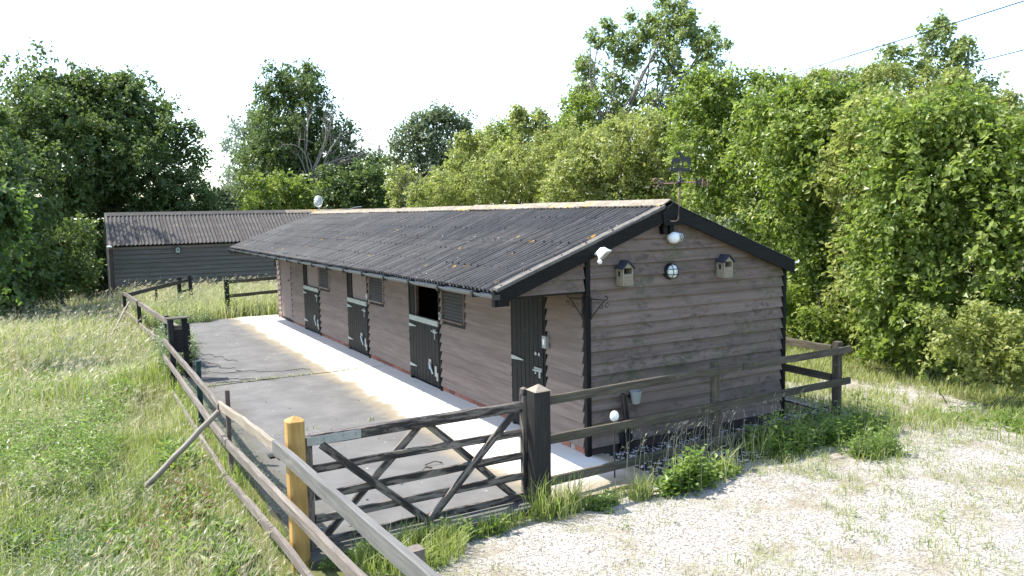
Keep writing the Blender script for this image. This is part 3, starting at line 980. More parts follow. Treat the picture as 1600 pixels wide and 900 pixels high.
def hanging_bracket(base, dirv, label):
    t_ = thing('hanging_bracket', label, 'bracket', base, 'basket brackets on the corner post')
    b = Vector(base); dv = Vector(dirv)
    mb = MB()
    mb.tube([b + Vector((0, 0, .12)), b + Vector((0, 0, -.16))], .008, 5)
    mb.build('back_plate', M['black_iron'], t_)
    mb = MB()
    arm = [b + Vector((0, 0, .09)) + dv * (.21 * k / 6) for k in range(7)]
    e = arm[-1]
    for k in range(1, 10):
        th = k / 9 * 4.6
        rr = .032 * (1 - k / 14)
        arm.append(e + dv * (rr * math.sin(th)) + Vector((0, 0, .032 - rr * math.cos(th))))
    mb.tube(arm, .007, 5)
    st = [b + Vector((0, 0, -.14)) + dv * (.19 * k / 6) + Vector((0, 0, .22 * (k / 6) ** .9)) for k in range(7)]
    mb.tube(st, .007, 5)
    e = b + dv * .14 + Vector((0, 0, .04))
    mb.tube([e + dv * (.025 * math.sin(q)) + Vector((0, 0, -.03 + .025 * math.cos(q))) for q in np.linspace(0, 5, 10)], .006, 5)
    e = b + dv * .23 + Vector((0, 0, .06))
    mb.tube([e + dv * (.025 * math.cos(q)) + Vector((0, 0, -.03 + .025 * math.sin(q))) for q in np.linspace(0, 5, 10)], .006, 5)
    mb.build('scroll_arm', M['black_iron'], t_)
hanging_bracket((-.045, .03, 1.86), (-.25, .97, 0), 'black scrolled iron basket bracket on the door side of the corner post')
hanging_bracket((.03, -.06, 1.86), (.35, -.93, 0), 'black scrolled iron basket bracket on the gable side of the corner post')

def switch_box(y, z, label, s=.055, mat='white_plastic'):
    t_ = thing('switch_box', label, 'switch box', (-.03, y, z), 'switch boxes on the stable front')
    MB().box(-.085, y - s * .75, z - s * 1.25, -.028, y + s * .75, z + s * 1.25).build('cover', M['grey_plastic'], t_, bevel=.004)
    MB().box(-.091, y - s * .3, z - s * .5, -.0855, y + s * .3, z + s * .6).build('switch', M[mat], t_)
switch_box(4.17, 1.30, 'small grey switch box beside the open top half door', .05, 'black_plastic')
switch_box(7.83, 1.32, 'small grey switch box between the second vent and its closed door', .05)
switch_box(.86, 1.31, 'small grey switch box right of the tall black door', .065, 'white_plastic')

# weathervane
t_ = thing('weathervane', 'iron weathervane with two horses and an N above the gable', 'weathervane', (1.24, -.17, 2.85))
VX, VY = 1.297, -.2
mb = MB(); mb.tube([(1.18, -.16, 2.862), (1.262, -.17, 2.862), (1.285, -.19, 2.885), (VX - .006, VY, 3.1), (VX, VY, 3.5)], .011, 8)
mb.build('pole', M['rusty_iron'], t_)
mb = MB(); mb.tube([(.94, VY, 3.345), (1.66, VY, 3.337)], .006, 6); mb.tube([(VX, VY - .3, 3.338), (VX, VY + .3, 3.338)], .006, 6)
mb.build('arms', M['rusty_iron'], t_)
mb = MB(); mb.ball((VX, VY, 3.345), .035, 10, 8); mb.tube([(VX, VY, 3.29), (VX, VY, 3.42)], .018, 8); mb.build('hub', M['black_iron'], t_, smooth=True)
def strokes(name, segs, mat):
    mb = MB()
    for s_ in segs: mb.tube(s_, .0085, 5)
    return mb.build(name, M[mat], t_)
lx, lz, lw, lh = 1.72, 3.337, .085, .105
strokes('letter', [[(lx - lw / 2, VY, lz - lh / 2), (lx - lw / 2, VY, lz + lh / 2)], [(lx - lw / 2, VY - .001, lz + lh / 2), (lx + lw / 2, VY + .001, lz - lh / 2)], [(lx + lw / 2, VY, lz - lh / 2), (lx + lw / 2, VY, lz + lh / 2)]], 'rusty_iron')
sx_ = .915
strokes('letter', [[(sx_ + .04 * math.cos(q) * (1 if q < 4.0 else 1), VY, 3.337 + .027 + .027 * math.sin(q)) for q in np.linspace(.3, 4.71, 9)] + [(sx_ + .04 * math.cos(q), VY, 3.337 - .027 + .027 * math.sin(q)) for q in np.linspace(1.57, -2.8, 9)]], 'rusty_iron')
ey = VY + .33
strokes('letter', [[(VX, ey, 3.29), (VX, ey, 3.39)], [(VX, ey - .002, 3.39), (VX, ey + .06, 3.39)], [(VX, ey - .002, 3.34), (VX, ey + .05, 3.34)], [(VX, ey - .002, 3.29), (VX, ey + .06, 3.29)]], 'black_iron')
ey = VY - .33
strokes('letter', [[(VX, ey - .05, 3.39), (VX, ey - .025, 3.29), (VX, ey, 3.36), (VX, ey + .025, 3.29), (VX, ey + .05, 3.39)]], 'black_iron')
def plate(name, pts, y, th=.006):
    q = [(VX + (a - 375) * .00138, 3.5 + (270 - b) * .00138) for a, b in pts]
    return MB().prism(q, 'y', y, y + th).build(name, M['black_iron'], t_)
plate('horse', [(342, 122), (352, 112), (366, 104), (372, 92), (380, 104), (392, 118), (404, 138), (418, 150), (440, 155), (466, 150), (488, 150), (502, 164), (508, 192), (512, 226), (506, 240), (502, 214), (497, 200), (494, 226), (495, 258), (484, 258), (482, 226), (474, 204), (462, 194), (440, 196), (424, 198), (418, 212), (416, 258), (405, 258), (403, 214), (394, 196), (386, 172), (381, 150), (372, 136), (354, 132)], VY - .003)
plate('horse', [(284, 190), (294, 174), (312, 166), (336, 170), (360, 168), (376, 168), (388, 182), (392, 204), (384, 214), (378, 202), (372, 204), (370, 258), (360, 258), (358, 208), (330, 204), (312, 206), (304, 226), (303, 258), (293, 258), (292, 228), (286, 214), (280, 232), (278, 210)], VY + .005)
plate('ground_bar', [(246, 284), (258, 276), (270, 252), (300, 254), (330, 250), (360, 255), (400, 252), (450, 256), (490, 253), (500, 262), (494, 272), (508, 284), (480, 290), (400, 284), (340, 290), (290, 283)], VY - .006, .012)
plate('arrow', [(548, 280), (560, 276), (580, 296), (572, 300)], VY - .006, .008)

# grid dish on the far ridge, with its cable
t_ = thing('satellite_dish', 'small white mesh dish aerial on the far end of the ridge', 'satellite dish', (1.3, 15.9, 3.1))
MB().tube([(1.3, 15.9, 2.95), (1.3, 15.9, 3.45)], .018, 6).build('mast', M['galv'], t_)
def dish_pt(r_, a): return (r_ * math.cos(a) * .72, -.15 + 2.2 * r_ * r_, r_ * math.sin(a) * .98)
dw = Matrix.Translation((1.28, 15.86, 3.43)) @ Matrix.Rotation(R(-25), 4, 'Z')
mb = MB()
for k in range(18):
    a = 2 * math.pi * k / 18
    mb.tube([dish_pt(.03 + .14 * j / 4, a) for j in range(5)], .005, 4)
for i in range(1, 7):
    mb.tube([dish_pt(.17 * i / 6, 2 * math.pi * k / 20) for k in range(21)], .005 if i < 6 else .010, 4)
mb.build('dish', M['white_plastic'], t_, world=dw)
MB().tube([(1.28, 15.8, 3.45), (1.2, 15.55, 3.5)], .012, 5).build('feed_arm', M['galv'], t_)
cb = [Vector((1.35 + .25 * k / 8, 15.9 - 3.4 * k / 8 * .9, 3.13 + .1 * (k / 8) ** 2 + .012 * math.sin(k * 2))) for k in range(9)]
tag(MB().tube(cb, .012, 5).build('cable', M['grey_gutter']), 'thin grey cable lying along the ridge by the dish', 'cable')

# black pipe with grey pot, white tub
t_ = thing('standpipe', 'black upright pipe at the foot of the gable wall', 'pipe', (.51, -.09, 0))
mb = MB(); mb.tube([(.53, -.085, -.02), (.53, -.085, .35), (.47, -.1, .74)], .022, 8); mb.tube([(.585, -.085, -.02), (.575, -.085, .30), (.5, -.095, .72)], .018, 8)
mb.build('pipe', M['black_plastic'], t_)
MB().box(.46, -.075, .02, .64, -.03, .22).build('cover', M['black_plastic'], t_, bevel=.006)
t_ = thing('flower_pot', 'pale grey tapered pot fixed low on the gable boards', 'pot', (.65, -.12, .66))
mb = MB(); vs = []; fs = []; n = 16
for (r_, z) in ((.05, .595), (.072, .735), (.078, .735), (.078, .752), (.068, .752), (.045, .61)):
    vs += [(.655 + r_ * math.cos(2 * math.pi * k / n), -.12 + r_ * math.sin(2 * math.pi * k / n), z) for k in range(n)]
for i in range(5):
    for k in range(n): fs.append((i * n + k, i * n + (k + 1) % n, (i + 1) * n + (k + 1) % n, (i + 1) * n + k))
fs += [tuple(range(n - 1, -1, -1)), tuple(5 * n + k for k in range(n))]
mb.add(vs, fs).build('pot', M['grey_plastic'], t_)
MB().box(.60, -.045, .66, .71, -.028, .72).build('clip', M['black_plastic'], t_)
t_ = thing('white_tub', 'small white rounded tub on a stake behind the middle rail', 'tub', (-.2, -.81, 0))
MB().ball((-.2, -.81, .71), .058, 14, 10, (.95, .85, 1.05)).build('bowl', M['white_plastic'], t_, smooth=True)
MB().tube([(-.2, -.81, -.03), (-.2, -.81, .67)], .009, 6).build('stake', M['black_plastic'], t_)

# ------------------------------------------------------------------ left shed
shed = thing('timber_shed', 'older weatherboarded shed with corrugated roof behind the far fence', 'shed', (2, 27, 0))
SX0, SX1, SY, SE, SRY, SRZ = -4.04, 8.5, 25.6, 2.02, 27.5, 3.235
MB().box(SX0, SY + .01, -.3, SX1, SY + .08, SE).build('wall', M['dark_inside'], shed)
MB().prism([(SY + .02, -.3), (SRY * 2 - SY - .02, -.3), (SRY * 2 - SY - .02, SE), (SRY, SRZ - .08), (SY + .02, SE)], 'x', SX0 + .03, SX0 + .1).build('wall', M['shed_board'], shed)
MB().box(SX0 + .1, SRY * 2 - SY - .1, -.3, SX1, SRY * 2 - SY, SE).build('wall', M['dark_inside'], shed)
for k in range(13):
    z = -.22 + k * .17
    feather('board', 'x', SX0 + .10, SX1, z, shed, M['shed_board'], h=.185, depth0=SY + .008)
MB().box(SX0 + .02, SY - .045, 1.87, SX1, SY - .02, 1.985).build('fascia', M['taupe_paint'], shed)
post('corner_post', SX0 + .02, SY - .02, -.3, 1.9, .13, .13, M['brown_post'], shed)
SSL = math.hypot(SRY - SY + .18, SRZ - SE)
def shed_slope(S):
    t_ = S / SSL
    dy = SRY - SY + .18; dz = SRZ - SE
    return SY - .18 + dy * t_, SE + dz * t_, np.full_like(S, -dz / SSL), np.full_like(S, dy / SSL)
sroof = MB().prism([(SY - .12, SE - .03), (SRY, SRZ - .05), (2 * SRY - SY + .12, SE - .03), (2 * SRY - SY + .12, SE - .07), (SRY, SRZ - .09), (SY - .12, SE - .07)], 'x', SX0 + .04, SX1 + .05).build('roof', M['black_paint'], shed)
def shed_sheet(x0, nc_, seed, back=False):
    o, _ = corr_sheet(0, nc_, 0, SSL, shed_slope, 0.0, sroof, M['shed_roof'], .012, .146, .026, 8, 8, seed)
    n = len(o.data.vertices); co = np.empty(n * 3, np.float32); o.data.vertices.foreach_get('co', co); co = co.reshape(-1, 3)
    # built across y: turn so that the corrugations stand side by side along x
    co = np.stack([x0 + co[:, 1], co[:, 0] if not back else 2 * SRY - co[:, 0], co[:, 2]], 1)
    o.data.vertices.foreach_set('co', co.astype(np.float32).ravel()); o.data.update()
    if not back: o.data.flip_normals()
for i in range(13): shed_sheet(SX0 + .06 + i * .973, 7, 200 + i)
for i in range(13): shed_sheet(SX0 + .06 + i * .973, 7, 300 + i, True)
for i in range(9):
    a = SX0 + .03 + i * 1.41
    MB().prism([(SRY - .19, SRZ - .085), (SRY, SRZ + .045), (SRY + .19, SRZ - .085), (SRY + .17, SRZ - .10), (SRY, SRZ + .025), (SRY - .17, SRZ - .10)], 'x', a, a + 1.43).build('ridge_cap', M['shed_roof'] if i < 5 else M['ridge'], shed)
MB().prism([(SY - .19, SE - .16), (SY - .19, SE + .03), (SRY, SRZ + .03), (2 * SRY - SY + .19, SE + .03), (2 * SRY - SY + .19, SE - .16), (SRY, SRZ - .15)], 'x', SX0 - .02, SX0 + .055).build('bargeboard', M['verge'], shed)
MB().ball((SX0 + .0, SY - .22, 1.98), .075, 10, 8, (1.3, 1, .6)).build('gutter_end', M['white_plastic'], shed, smooth=True)
t_ = thing('nest_box', 'little pale nest box on the dark wall of the left shed', 'bird box', (-1.75, SY - .03, 1.8))
bx_ = -1.66
MB().prism([(bx_ - .075, 1.66), (bx_ + .075, 1.66), (bx_ + .075, 1.83), (bx_, 1.90), (bx_ - .075, 1.83)], 'y', SY - .16, SY - .03).build('box', M['pale_metal'], t_)
for s_ in (-1, 1):
    MB().prism([(bx_, 1.905), (bx_ + s_ * .10, 1.815), (bx_ + s_ * .10, 1.83), (bx_, 1.925)], 'y', SY - .20, SY - .03).build('roof_slope', M['slate_blue'], t_)
disc(MB(), (bx_, 1.77), .028, SY - .165, SY - .161, 12).build('entrance', M['dark_inside'], t_)

# ------------------------------------------------------------------ gate, gateposts, fences
t_ = thing('gatepost', 'fresh yellow square gatepost with weathered cap at the gate hinges', 'gatepost', (-3.80, -.99, 0))
post('post', -3.80, -.99, -.25, 1.245, .15, .15, M['yellow_post'], t_, 'pyramid', .001)
t_ = thing('gatepost', 'thick black gatepost with a pale pyramid top at the latch end', 'gatepost', (-1.325, -1.03, 0))
post('post', -1.325, -1.03, -.2, 1.20, .19, .19, M['black_post'], t_, 'flat', .003)
mb = MB(); h_ = .098
mb.add([(-1.325 - h_, -1.03 - h_, 1.197), (-1.325 + h_, -1.03 - h_, 1.197), (-1.325 + h_, -1.03 + h_, 1.197), (-1.325 - h_, -1.03 + h_, 1.197), (-1.325, -1.03, 1.262)], [(0, 1, 4), (1, 2, 4), (2, 3, 4), (3, 0, 4), (3, 2, 1, 0)])
mb.build('cap', M['fence_tan'], t_)

gate = thing('field_gate', 'five bar wooden gate with flaking black paint, closed across the yard', 'gate', (-2.5, -.88, .03))
GY = -.88
beam('top_rail', (-3.64, GY, 1.015), (-1.44, GY, 1.015), .065, .10, M['gate_wood'], gate, .003)
for z in (.735, .49, .275, .055):
    beam('bar', (-3.62, GY, z), (-1.45, GY, z), .028, .075, M['gate_wood'], gate, .003)
post('heel_stile', -3.66, GY, -.0, 1.05, .07, .07, M['gate_wood'], gate)
post('head_stile', -1.415, GY, -.05, 1.13, .075, .075, M['gate_wood'], gate)
post('head_tip', -1.415, GY, 1.131, 1.195, .065, .065, M['gate_wood'], gate, 'pyramid', .001)
for (A, B, dy) in (((-3.55, .965), (-2.53, .03), -.034), ((-1.56, .955), (-2.53, .03), -.034), ((-2.56, .985), (-3.56, .06), .034), ((-2.50, .985), (-1.50, .03), .034)):
    beam('brace', (A[0], GY + dy, A[1]), (B[0], GY + dy, B[1]), .032, .072, M['gate_wood'], gate, .003)
hb = MB().box(-3.68, GY - .041, .972, -3.18, GY - .0345, 1.05).build('hinge_band', M['galv'], gate)
mb = MB()
for x in (-3.52, -3.34, -3.22): disc(mb, (x, 1.012), .014, GY - .05, GY - .041, 8)
mb.build('bolt', M['galv'], hb)
MB().box(-1.372, GY - .01, .05, -1.362, GY + .01, .98).build('latch_strip', M['white_plastic'], gate)

def rail(name, A, B, w, h, mat, parent, rough=.006, **k):
    return beam(name, A, B, w, h, M[mat], parent, rough, **k)

# right fence
rf = thing('rail_fence', 'dark mossy three rail fence running from the black gatepost past the gable', 'fence', (1.6, -.6, 0))
def ry(x): return -.995 + (x + 1.2) * .113
for (x, w, d, zt) in ((1.53, .10, .10, 1.10), (4.22, .11, .11, 1.05)):
    post('post', x, ry(x) + .085, -.2, zt, w, d, M['fence_dark'], rf, 'flat', .003, rot=.1)
for (z0, z1) in ((1.072, .925), (.645, .457), (.20, .03)):
    m_ = 1.95
    zm = z0 + (z1 - z0) * (m_ + 1.26) / 5.8 + .004
    rail('rail', (-1.26, ry(-1.26), z0), (m_, ry(m_), zm), .038, .095, 'fence_dark', rf, .004)
    e_ = 4.42 if z0 > .3 else 4.1
    rail('rail', (m_ + .012, ry(m_), zm), (e_, ry(e_), z1), .038, .095, 'fence_dark', rf, .004)
rb = thing('rail_fence', 'short return fence of two dark rails behind the far corner of the gable', 'fence', (4.35, 1.6, 0))
for z in (.93, .50):
    rail('rail', (4.22, -.20, z), (4.33, 3.2, z + .02), .04, .11, 'fence_dark', rb)
for y in (1.9, 3.2): post('post', 4.39, y, -.2, 1.0, .09, .09, M['fence_dark'], rb)

# left fence, near part
lf = thing('rail_fence', 'leaning weathered three rail fence along the left edge of the yard', 'fence', (-3.9, 3, 0))
FX = -3.93
post('post', -3.845, 4.55, -.3, .90, .06, .07, M['green_post'], lf)
post('post', -3.84, 2.12, -.3, .92, .055, .05, M['brown_post'], lf)
post('post', -3.80, -3.72, -.2, 1.11, .10, .085, M['fence_grey'], lf, lean=(0, .01))
rail('rail', (FX, -4.9, 1.185), (FX, -.80, .985), .05, .125, 'fence_new', lf, .002)['label'] = 'greyed sawn top rail nearest the viewer'
rail('rail', (FX + .035, -.62, .93), (FX + .02, 2.30, .715), .042, .10, 'fence_tan', lf, .004)['label'] = 'pale tan top rail'
rail('rail', (FX + .035, -.86, .925), (FX + .035, -.63, .905), .05, .11, 'fence_grey', lf, .003)
rail('rail', (FX + .01, 2.22, .70), (FX + .0, 8.45, .69), .05, .095, 'fence_grey', lf, .0045)
rail('rail', (FX, -4.9, .84), (FX, 1.80, .35), .05, .095, 'fence_grey', lf, .0045)
rail('rail', (FX + .0, 1.82, .345), (FX, 8.6, .34), .05, .09, 'fence_grey', lf, .0045)
rail('rail', (FX, -4.5, .34), (FX, -.52, .10), .045, .09, 'fence_grey', lf, .0045)
rail('rail', (FX, -.50, .095), (FX, 2.02, -.115), .045, .09, 'fence_grey', lf, .0045)
rail('rail', (FX, 2.04, -.115), (FX, 7.4, -.135), .045, .09, 'fence_grey', lf, .0045)
mb = MB().box(FX - .03, -.70, .845, FX + .066, -.60, .865); mb.box(FX + .058, -.70, .845, FX + .066, -.60, .97)
mb.build('bracket', M['black_iron'], lf)
# paired black posts at its far end
gp = thing('gatepost', 'pair of short black posts joined by a board, overgrown at the yard edge', 'gatepost', (-3.75, 7.9, 0))
post('post', -3.86, 7.86, -.3, 1.15, .10, .10, M['black_post'], gp)
post('post', -3.60, 8.02, -.3, 1.15, .10, .10, M['black_post'], gp)
MB().box(-3.80, 7.88, .52, -3.66, 7.96, 1.02).build('board', M['black_post'], gp)
MB().box(-3.80, 7.87, .95, -3.66, 7.879, 1.03).build('plate', M['brown_post'], gp)
MB().box(-3.92, 7.80, 1.152, -3.54, 8.08, 1.175).build('cap', M['fence_dark'], gp)

def prop(A, B, r_, label):
    m_, Ln = frame(A, B)
    pts = [(Ln * k / 8, .006 * math.sin(k * 1.3), .005 * math.cos(k * 2.1)) for k in range(9)]
    t_ = MB().tube(pts, [r_ * (1 - .012 * k) for k in range(9)], 10).build('prop_pole', M['pole_wood'], None, smooth=True, world=m_)
    tag(t_, label, 'pole', 'poles propping the left fence')
prop((-4.78, 2.32, -.16), (-3.965, 2.06, .69), .037, 'round pale pole propping the near rails from the weeds')
prop((-4.62, 15.6, -.2), (-3.93, 18.0, .56), .03, 'thin pale pole propping the rail by the left shed')

# back-left fence
bf = thing('rail_fence', 'weathered fence with ivy grown posts beside the far end of the yard', 'fence', (-3.8, 14, 0))
rail('rail', (-3.50, 9.1, .72), (-4.02, 18.85, .75), .05, .11, 'fence_grey', bf, .008)
rail('rail', (-3.58, 10.6, .12), (-3.98, 18.5, .18), .045, .10, 'fence_grey', bf, .008)
for (x, y, zt) in ((-3.42, 9.2, .90), (-3.56, 11.6, .80), (-3.84, 15.6, .80), (-4.0, 18.9, .82)):
    post('post', x, y, -.3, zt, .10, .10, M['black_post'], bf)
cf = thing('rail_fence', 'dark low cross fence between the yard corner and the left shed', 'fence', (-3, 19.8, 0))
rail('rail', (-4.0, 18.95, .66), (-2.2, 20.62, .87), .045, .12, 'fence_dark', cf, .006)
rail('rail', (-3.7, 19.2, .06), (-2.2, 20.62, .26), .045, .10, 'fence_dark', cf, .006)
rail('rail', (-2.2, 20.62, .86), (-1.80, 20.75, .94), .04, .09, 'fence_dark', cf, .004)
rail('rail', (-2.2, 20.60, .54), (-1.80, 20.73, .60), .035, .07, 'fence_dark', cf, .004)
rail('rail', (-2.2, 20.58, .24), (-1.80, 20.73, .30), .035, .07, 'fence_dark', cf, .004)
post('post', -2.22, 20.7, -.3, 1.02, .15, .13, M['black_post'], cf)
post('post', -1.83, 20.66, -.3, 1.08, .11, .11, M['black_post'], cf, lean=(-.06, 0))
post('post', -3.05, 20.0, -.3, .70, .07, .07, M['black_post'], cf, lean=(.05, 0))
ef = thing('rail_fence', 'dark three rail fence closing the gap up to the far end of the stable', 'fence', (-.6, 17.4, 0))
post('post', -1.24, 17.45, -.2, 1.10, .15, .13, M['black_post'], ef)
for (z0, z1) in ((1.03, 1.10), (.60, .645), (.155, .22)):
    rail('rail', (-1.20, 17.36, z0), (.35, 17.34, z1), .045, .10, 'fence_dark', ef, .006)

# ------------------------------------------------------------------ pole and wires
ux, uy = px_to_ground(598, 59)
t_ = thing('utility_pole', 'grey wooden utility pole among the trees beyond the stables', 'utility pole', (ux, uy, 0))
MB().tube([(ux, uy, -.6), (ux + .02, uy, 4), (ux + .05, uy, height(598, 228, 59))], [.17, .15, .12], 10).build('pole', M['utility_wood'], t_, smooth=True)
zt = height(598, 228, 59)
MB().box(ux - .16, uy - .16, zt - .40, ux + .24, uy + .0, zt - .32).build('bracket', M['utility_wood'], t_)
def wire(a, b, r_, sag, label, over=0):
    A = Vector((*px_to_ground(a[0], a[2]), height(*a))); B = Vector((*px_to_ground(b[0], b[2]), height(*b)))
    A = A + (A - B) * over
    pts = [A.lerp(B, k / 16) - Vector((0, 0, sag * 4 * (k / 16) * (1 - k / 16))) for k in range(17)]
    tag(MB().tube(pts, r_, 5).build('overhead_wire', M['wire']), label, 'wire', 'overhead wires')
wire((1600, 5, 20), (1180, 137, 33), .013, .03, 'thick black wire crossing the sky at top right and entering the hedge', .6)
wire((1600, 80, 22), (1330, 148, 32), .013, .02, 'lowest black wire crossing the right ash tree', .6)
wire((1545, 0, 22), (1292, 84, 30), .004, .02, 'faintest upper wire in the top right sky', .6)
wire((1585, 0, 22), (1290, 104, 31), .004, .02, 'faint wire just above the thick one in the sky', .6)
wire((1200, 190, 33), (600, 238, 58.5), .008, .25, 'distant wire running over bushes to the utility pole')

# ------------------------------------------------------------------ trees and hedge
def sprays(lobes, rg, leaf, per, cover, twig, droop=.35, back=.45, squash=.85, wild=.35):
    """lobes: (x,y,z,r). Leaves sit on short twigs over each lobe's shell; returns P, D, N, L, W, tint"""
    out = [[] for _ in range(6)]
    cen = np.array([l[:3] for l in lobes]); rad = np.array([l[3] for l in lobes])
    mid = cen.mean(0)
    tocam = unit((CAM - mid)[None])[0]
    for li, (c, r) in enumerate(zip(cen, rad)):
        area = 4 * np.pi * r * r
        n = max(6, int(area * cover / (per * leaf * leaf * .30)))
        d = unit(rg.normal(size=(n, 3)))
        keep = (d @ tocam > -.25) | (rg.random(n) < back)
        keep &= (d[:, 2] > -.75) | (rg.random(n) < .4)
        d = d[keep]; n = len(d)
        q = d * np.array([3.1, 2.7, 3.7]) + c * 1.3
        bump = np.sin(q[:, 0] * 1.9 + li) * np.sin(q[:, 1] * 2.3 + li * 2) + np.sin(q[:, 2] * 2.9 + li * 3) * .7
        rr = r * (1.0 - .55 * rg.random(n) ** 1.8 + wild * .28 * bump + wild * .35 * np.maximum(0, rg.normal(size=n)) ** 2 * .3)
        base = c + d * rr[:, None] * np.array([1, 1, squash])
        inside = np.zeros(n, bool)
        for lj in range(len(cen)):
            if lj != li and np.linalg.norm(cen[lj] - c) < (rad[lj] * .7 + r * 1.4): inside |= np.linalg.norm((base - cen[lj]) / (1, 1, squash), axis=1) < rad[lj] * .62
        base = base[~inside]; d = d[~inside]; n = len(base)
        if not n: continue
        ax = unit(d * .8 + rg.normal(size=(n, 3)) * .45 + np.array([0, 0, .25]))
        t = (np.arange(per) + rg.random((n, per))) / per
        tl = twig * (.6 + .8 * rg.random(n))
        P = base[:, None] + ax[:, None] * (t * tl[:, None])[..., None] + np.array([0, 0, -1.]) * (t ** 2 * tl[:, None] * droop * .5)[..., None]
        P += rg.normal(size=P.shape) * leaf * .45
        side = unit(np.cross(ax, rg.normal(size=(n, 3))))
        sg = np.where(np.arange(per) % 2 == 0, 1., -1.)[None, :, None]
        D = unit(ax[:, None] * .55 + side[:, None] * sg * .8 + rg.normal(size=P.shape) * .38 + np.array([0, 0, -droop]))
        N = unit(d[:, None] * .5 + rg.normal(size=P.shape) * .8 + np.array([0, 0, .75]))
        tn = np.clip(rg.normal(.45, .17, (n, 1)) + rg.normal(0, .13, (n, per)), 0, 1)
        Ls = leaf * (.5 + .9 * rg.random((n, per)))
        out[0].append(P.reshape(-1, 3)); out[1].append(D.reshape(-1, 3)); out[2].append(N.reshape(-1, 3))
        out[3].append(Ls.ravel()); out[4].append((Ls * (.62 + .2 * rg.random((n, per)))).ravel()); out[5].append(tn.ravel())
    return [np.concatenate(o) for o in out]

TOT = [0]
def limb(mb, A, B, r_a, r_b, rg, n=6, sides=6):
    A = np.array(A); B = np.array(B); Ln = np.linalg.norm(B - A)
    pts = []; off = np.zeros(3)
    for k in range(n + 1):
        t = k / n
        off = off * .6 + rg.normal(size=3) * Ln * .025 * (0 < k < n)
        lift = np.array([0, 0, Ln * .08 * math.sin(math.pi * t)])
        pts.append(A + (B - A) * t + off + lift)
    mb.tube(pts, [r_a + (r_b - r_a) * k / n for k in range(n + 1)], sides, cap=False)
    return pts

def tree(name, label, cat, D, base_px, lobes, leafm, leaf, seed, per=14, cover=1.0, twig=None, trunk_r=.2, droop=.35, barkm='bark',
         fork=.35, squash=.85, wild=.35, group=None, stems=1, depth=.6, twigs=0, back=.45, fill=0, gz=None, grow=1.0, dense=1.05, limbs=True, sprout=2):
    rg = np.random.default_rng(seed)
    bx, by = px_to_ground(base_px, D)
    gz = float(hgt(bx, by)) if gz is None else gz
    t_ = thing(name, label, cat, (bx, by, gz), group)
    Ls = []
    for l in lobes:
        px, py, rp = l[:3]
        dd = l[3] if len(l) > 3 else rg.uniform(-1, 1) * depth
        r = rp / FPX * D * grow
        dd = dd * r if len(l) <= 3 else dd
        x, y = px_to_ground(px, D + dd)
        Ls.append((x, y, height(px, py, D + dd), r))
    for _ in range(fill):                     # foliage in the middle and at the back of the crown
        a = Ls[rg.integers(len(Ls))]
        fx, fy = px_to_ground(800, 1); vx, vy = a[0] - CAM[0], a[1] - CAM[1]; vn = math.hypot(vx, vy)
        s_ = rg.uniform(.5, 1.3) * a[3]
        Ls.append((a[0] + vx / vn * s_, a[1] + vy / vn * s_, a[2] - rg.uniform(0, .5) * a[3], a[3] * rg.uniform(.7, .95)))
    mb = MB()
    zs = sorted(l[2] for l in Ls)
    ftop = gz + (zs[-1] - gz) * fork
    cx = np.mean([l[0] for l in Ls]); cyy = np.mean([l[1] for l in Ls])
    for s in range(stems):
        ox, oy = (rg.normal(size=2) * .35 * (stems > 1))
        fk = (bx + (cx - bx) * .4 + ox * 2, by + (cyy - by) * .4 + oy * 2, ftop)
        limb(mb, (bx + ox, by + oy, gz - .1), fk, trunk_r, trunk_r * .7, rg, 6, 8)
        for i, l in enumerate(Ls):
            if i % stems != s or not limbs: continue
            if l[2] + l[3] * .3 < ftop:
                st = (bx + ox, by + oy, gz + max(.1, (l[2] - gz) * .5))
            else: st = fk
            e = (l[0], l[1], l[2] + .2 * l[3])
            pts = limb(mb, st, e, trunk_r * .45, trunk_r * .12 + .004, rg, 6, 5)
            for k in range(twigs):
                dv = unit(rg.normal(size=3)[None])[0] * np.array([1, 1, .6]) + np.array([0, 0, .35])
                p0 = np.array(pts[3 + k % 3])
                limb(mb, p0, p0 + dv * l[3] * .95, trunk_r * .13 + .004, .006, rg, 3, 4)
    mb.build('trunk', M[barkm], t_, smooth=True)
    fine = []
    zhi = zs[0] + (zs[-1] - zs[0]) * .6
    for (x, y, z, r) in Ls:                   # shoots standing up out of the top
        if z < zhi: continue
        for _ in range(sprout):
            a, b = rg.normal(size=2) * r * .55
            q = rg.uniform(.75, 1.08); la, lb = rg.normal(size=2) * .12
            for k in range(3):
                fine.append((x + a + la * k * r, y + b + lb * k * r, z + r * q + k * r * .17, r * (.17 - .035 * k)))
    for (x, y, z, r) in Ls:                   # each bough breaks up into clumps of its own
        if r < leaf * 3.5:
            fine.append((x, y, z, r)); continue
        fine.append((x, y, z, r * .60))
        m_ = 9 + int(rg.integers(5))
        dv = unit(rg.normal(size=(m_, 3)) + np.array([0, 0, .25]))
        for d_ in dv:
            q = r * rg.uniform(.55, .86)
            fine.append((x + d_[0] * q, y + d_[1] * q, z + d_[2] * q * .92, r * rg.uniform(.24, .44)))
        for d_ in unit(rg.normal(size=(3, 3)) + np.array([0, 0, .6])):
            q = r * rg.uniform(.95, 1.2)
            fine.append((x + d_[0] * q, y + d_[1] * q, z + d_[2] * q, r * rg.uniform(.10, .18)))
    P, Dv, N, Lf, Wf, tn = sprays(fine, rg, leaf, per, cover * dense, twig or leaf * 3.2, droop, back, squash, wild)
    co, f, tt = leaf_mesh(P, Dv, N, Lf, Wf, tn)
    TOT[0] += len(f)
    mesh_np('crown', co, [f], M[leafm], t_, tt)
    return t_, Ls, rg

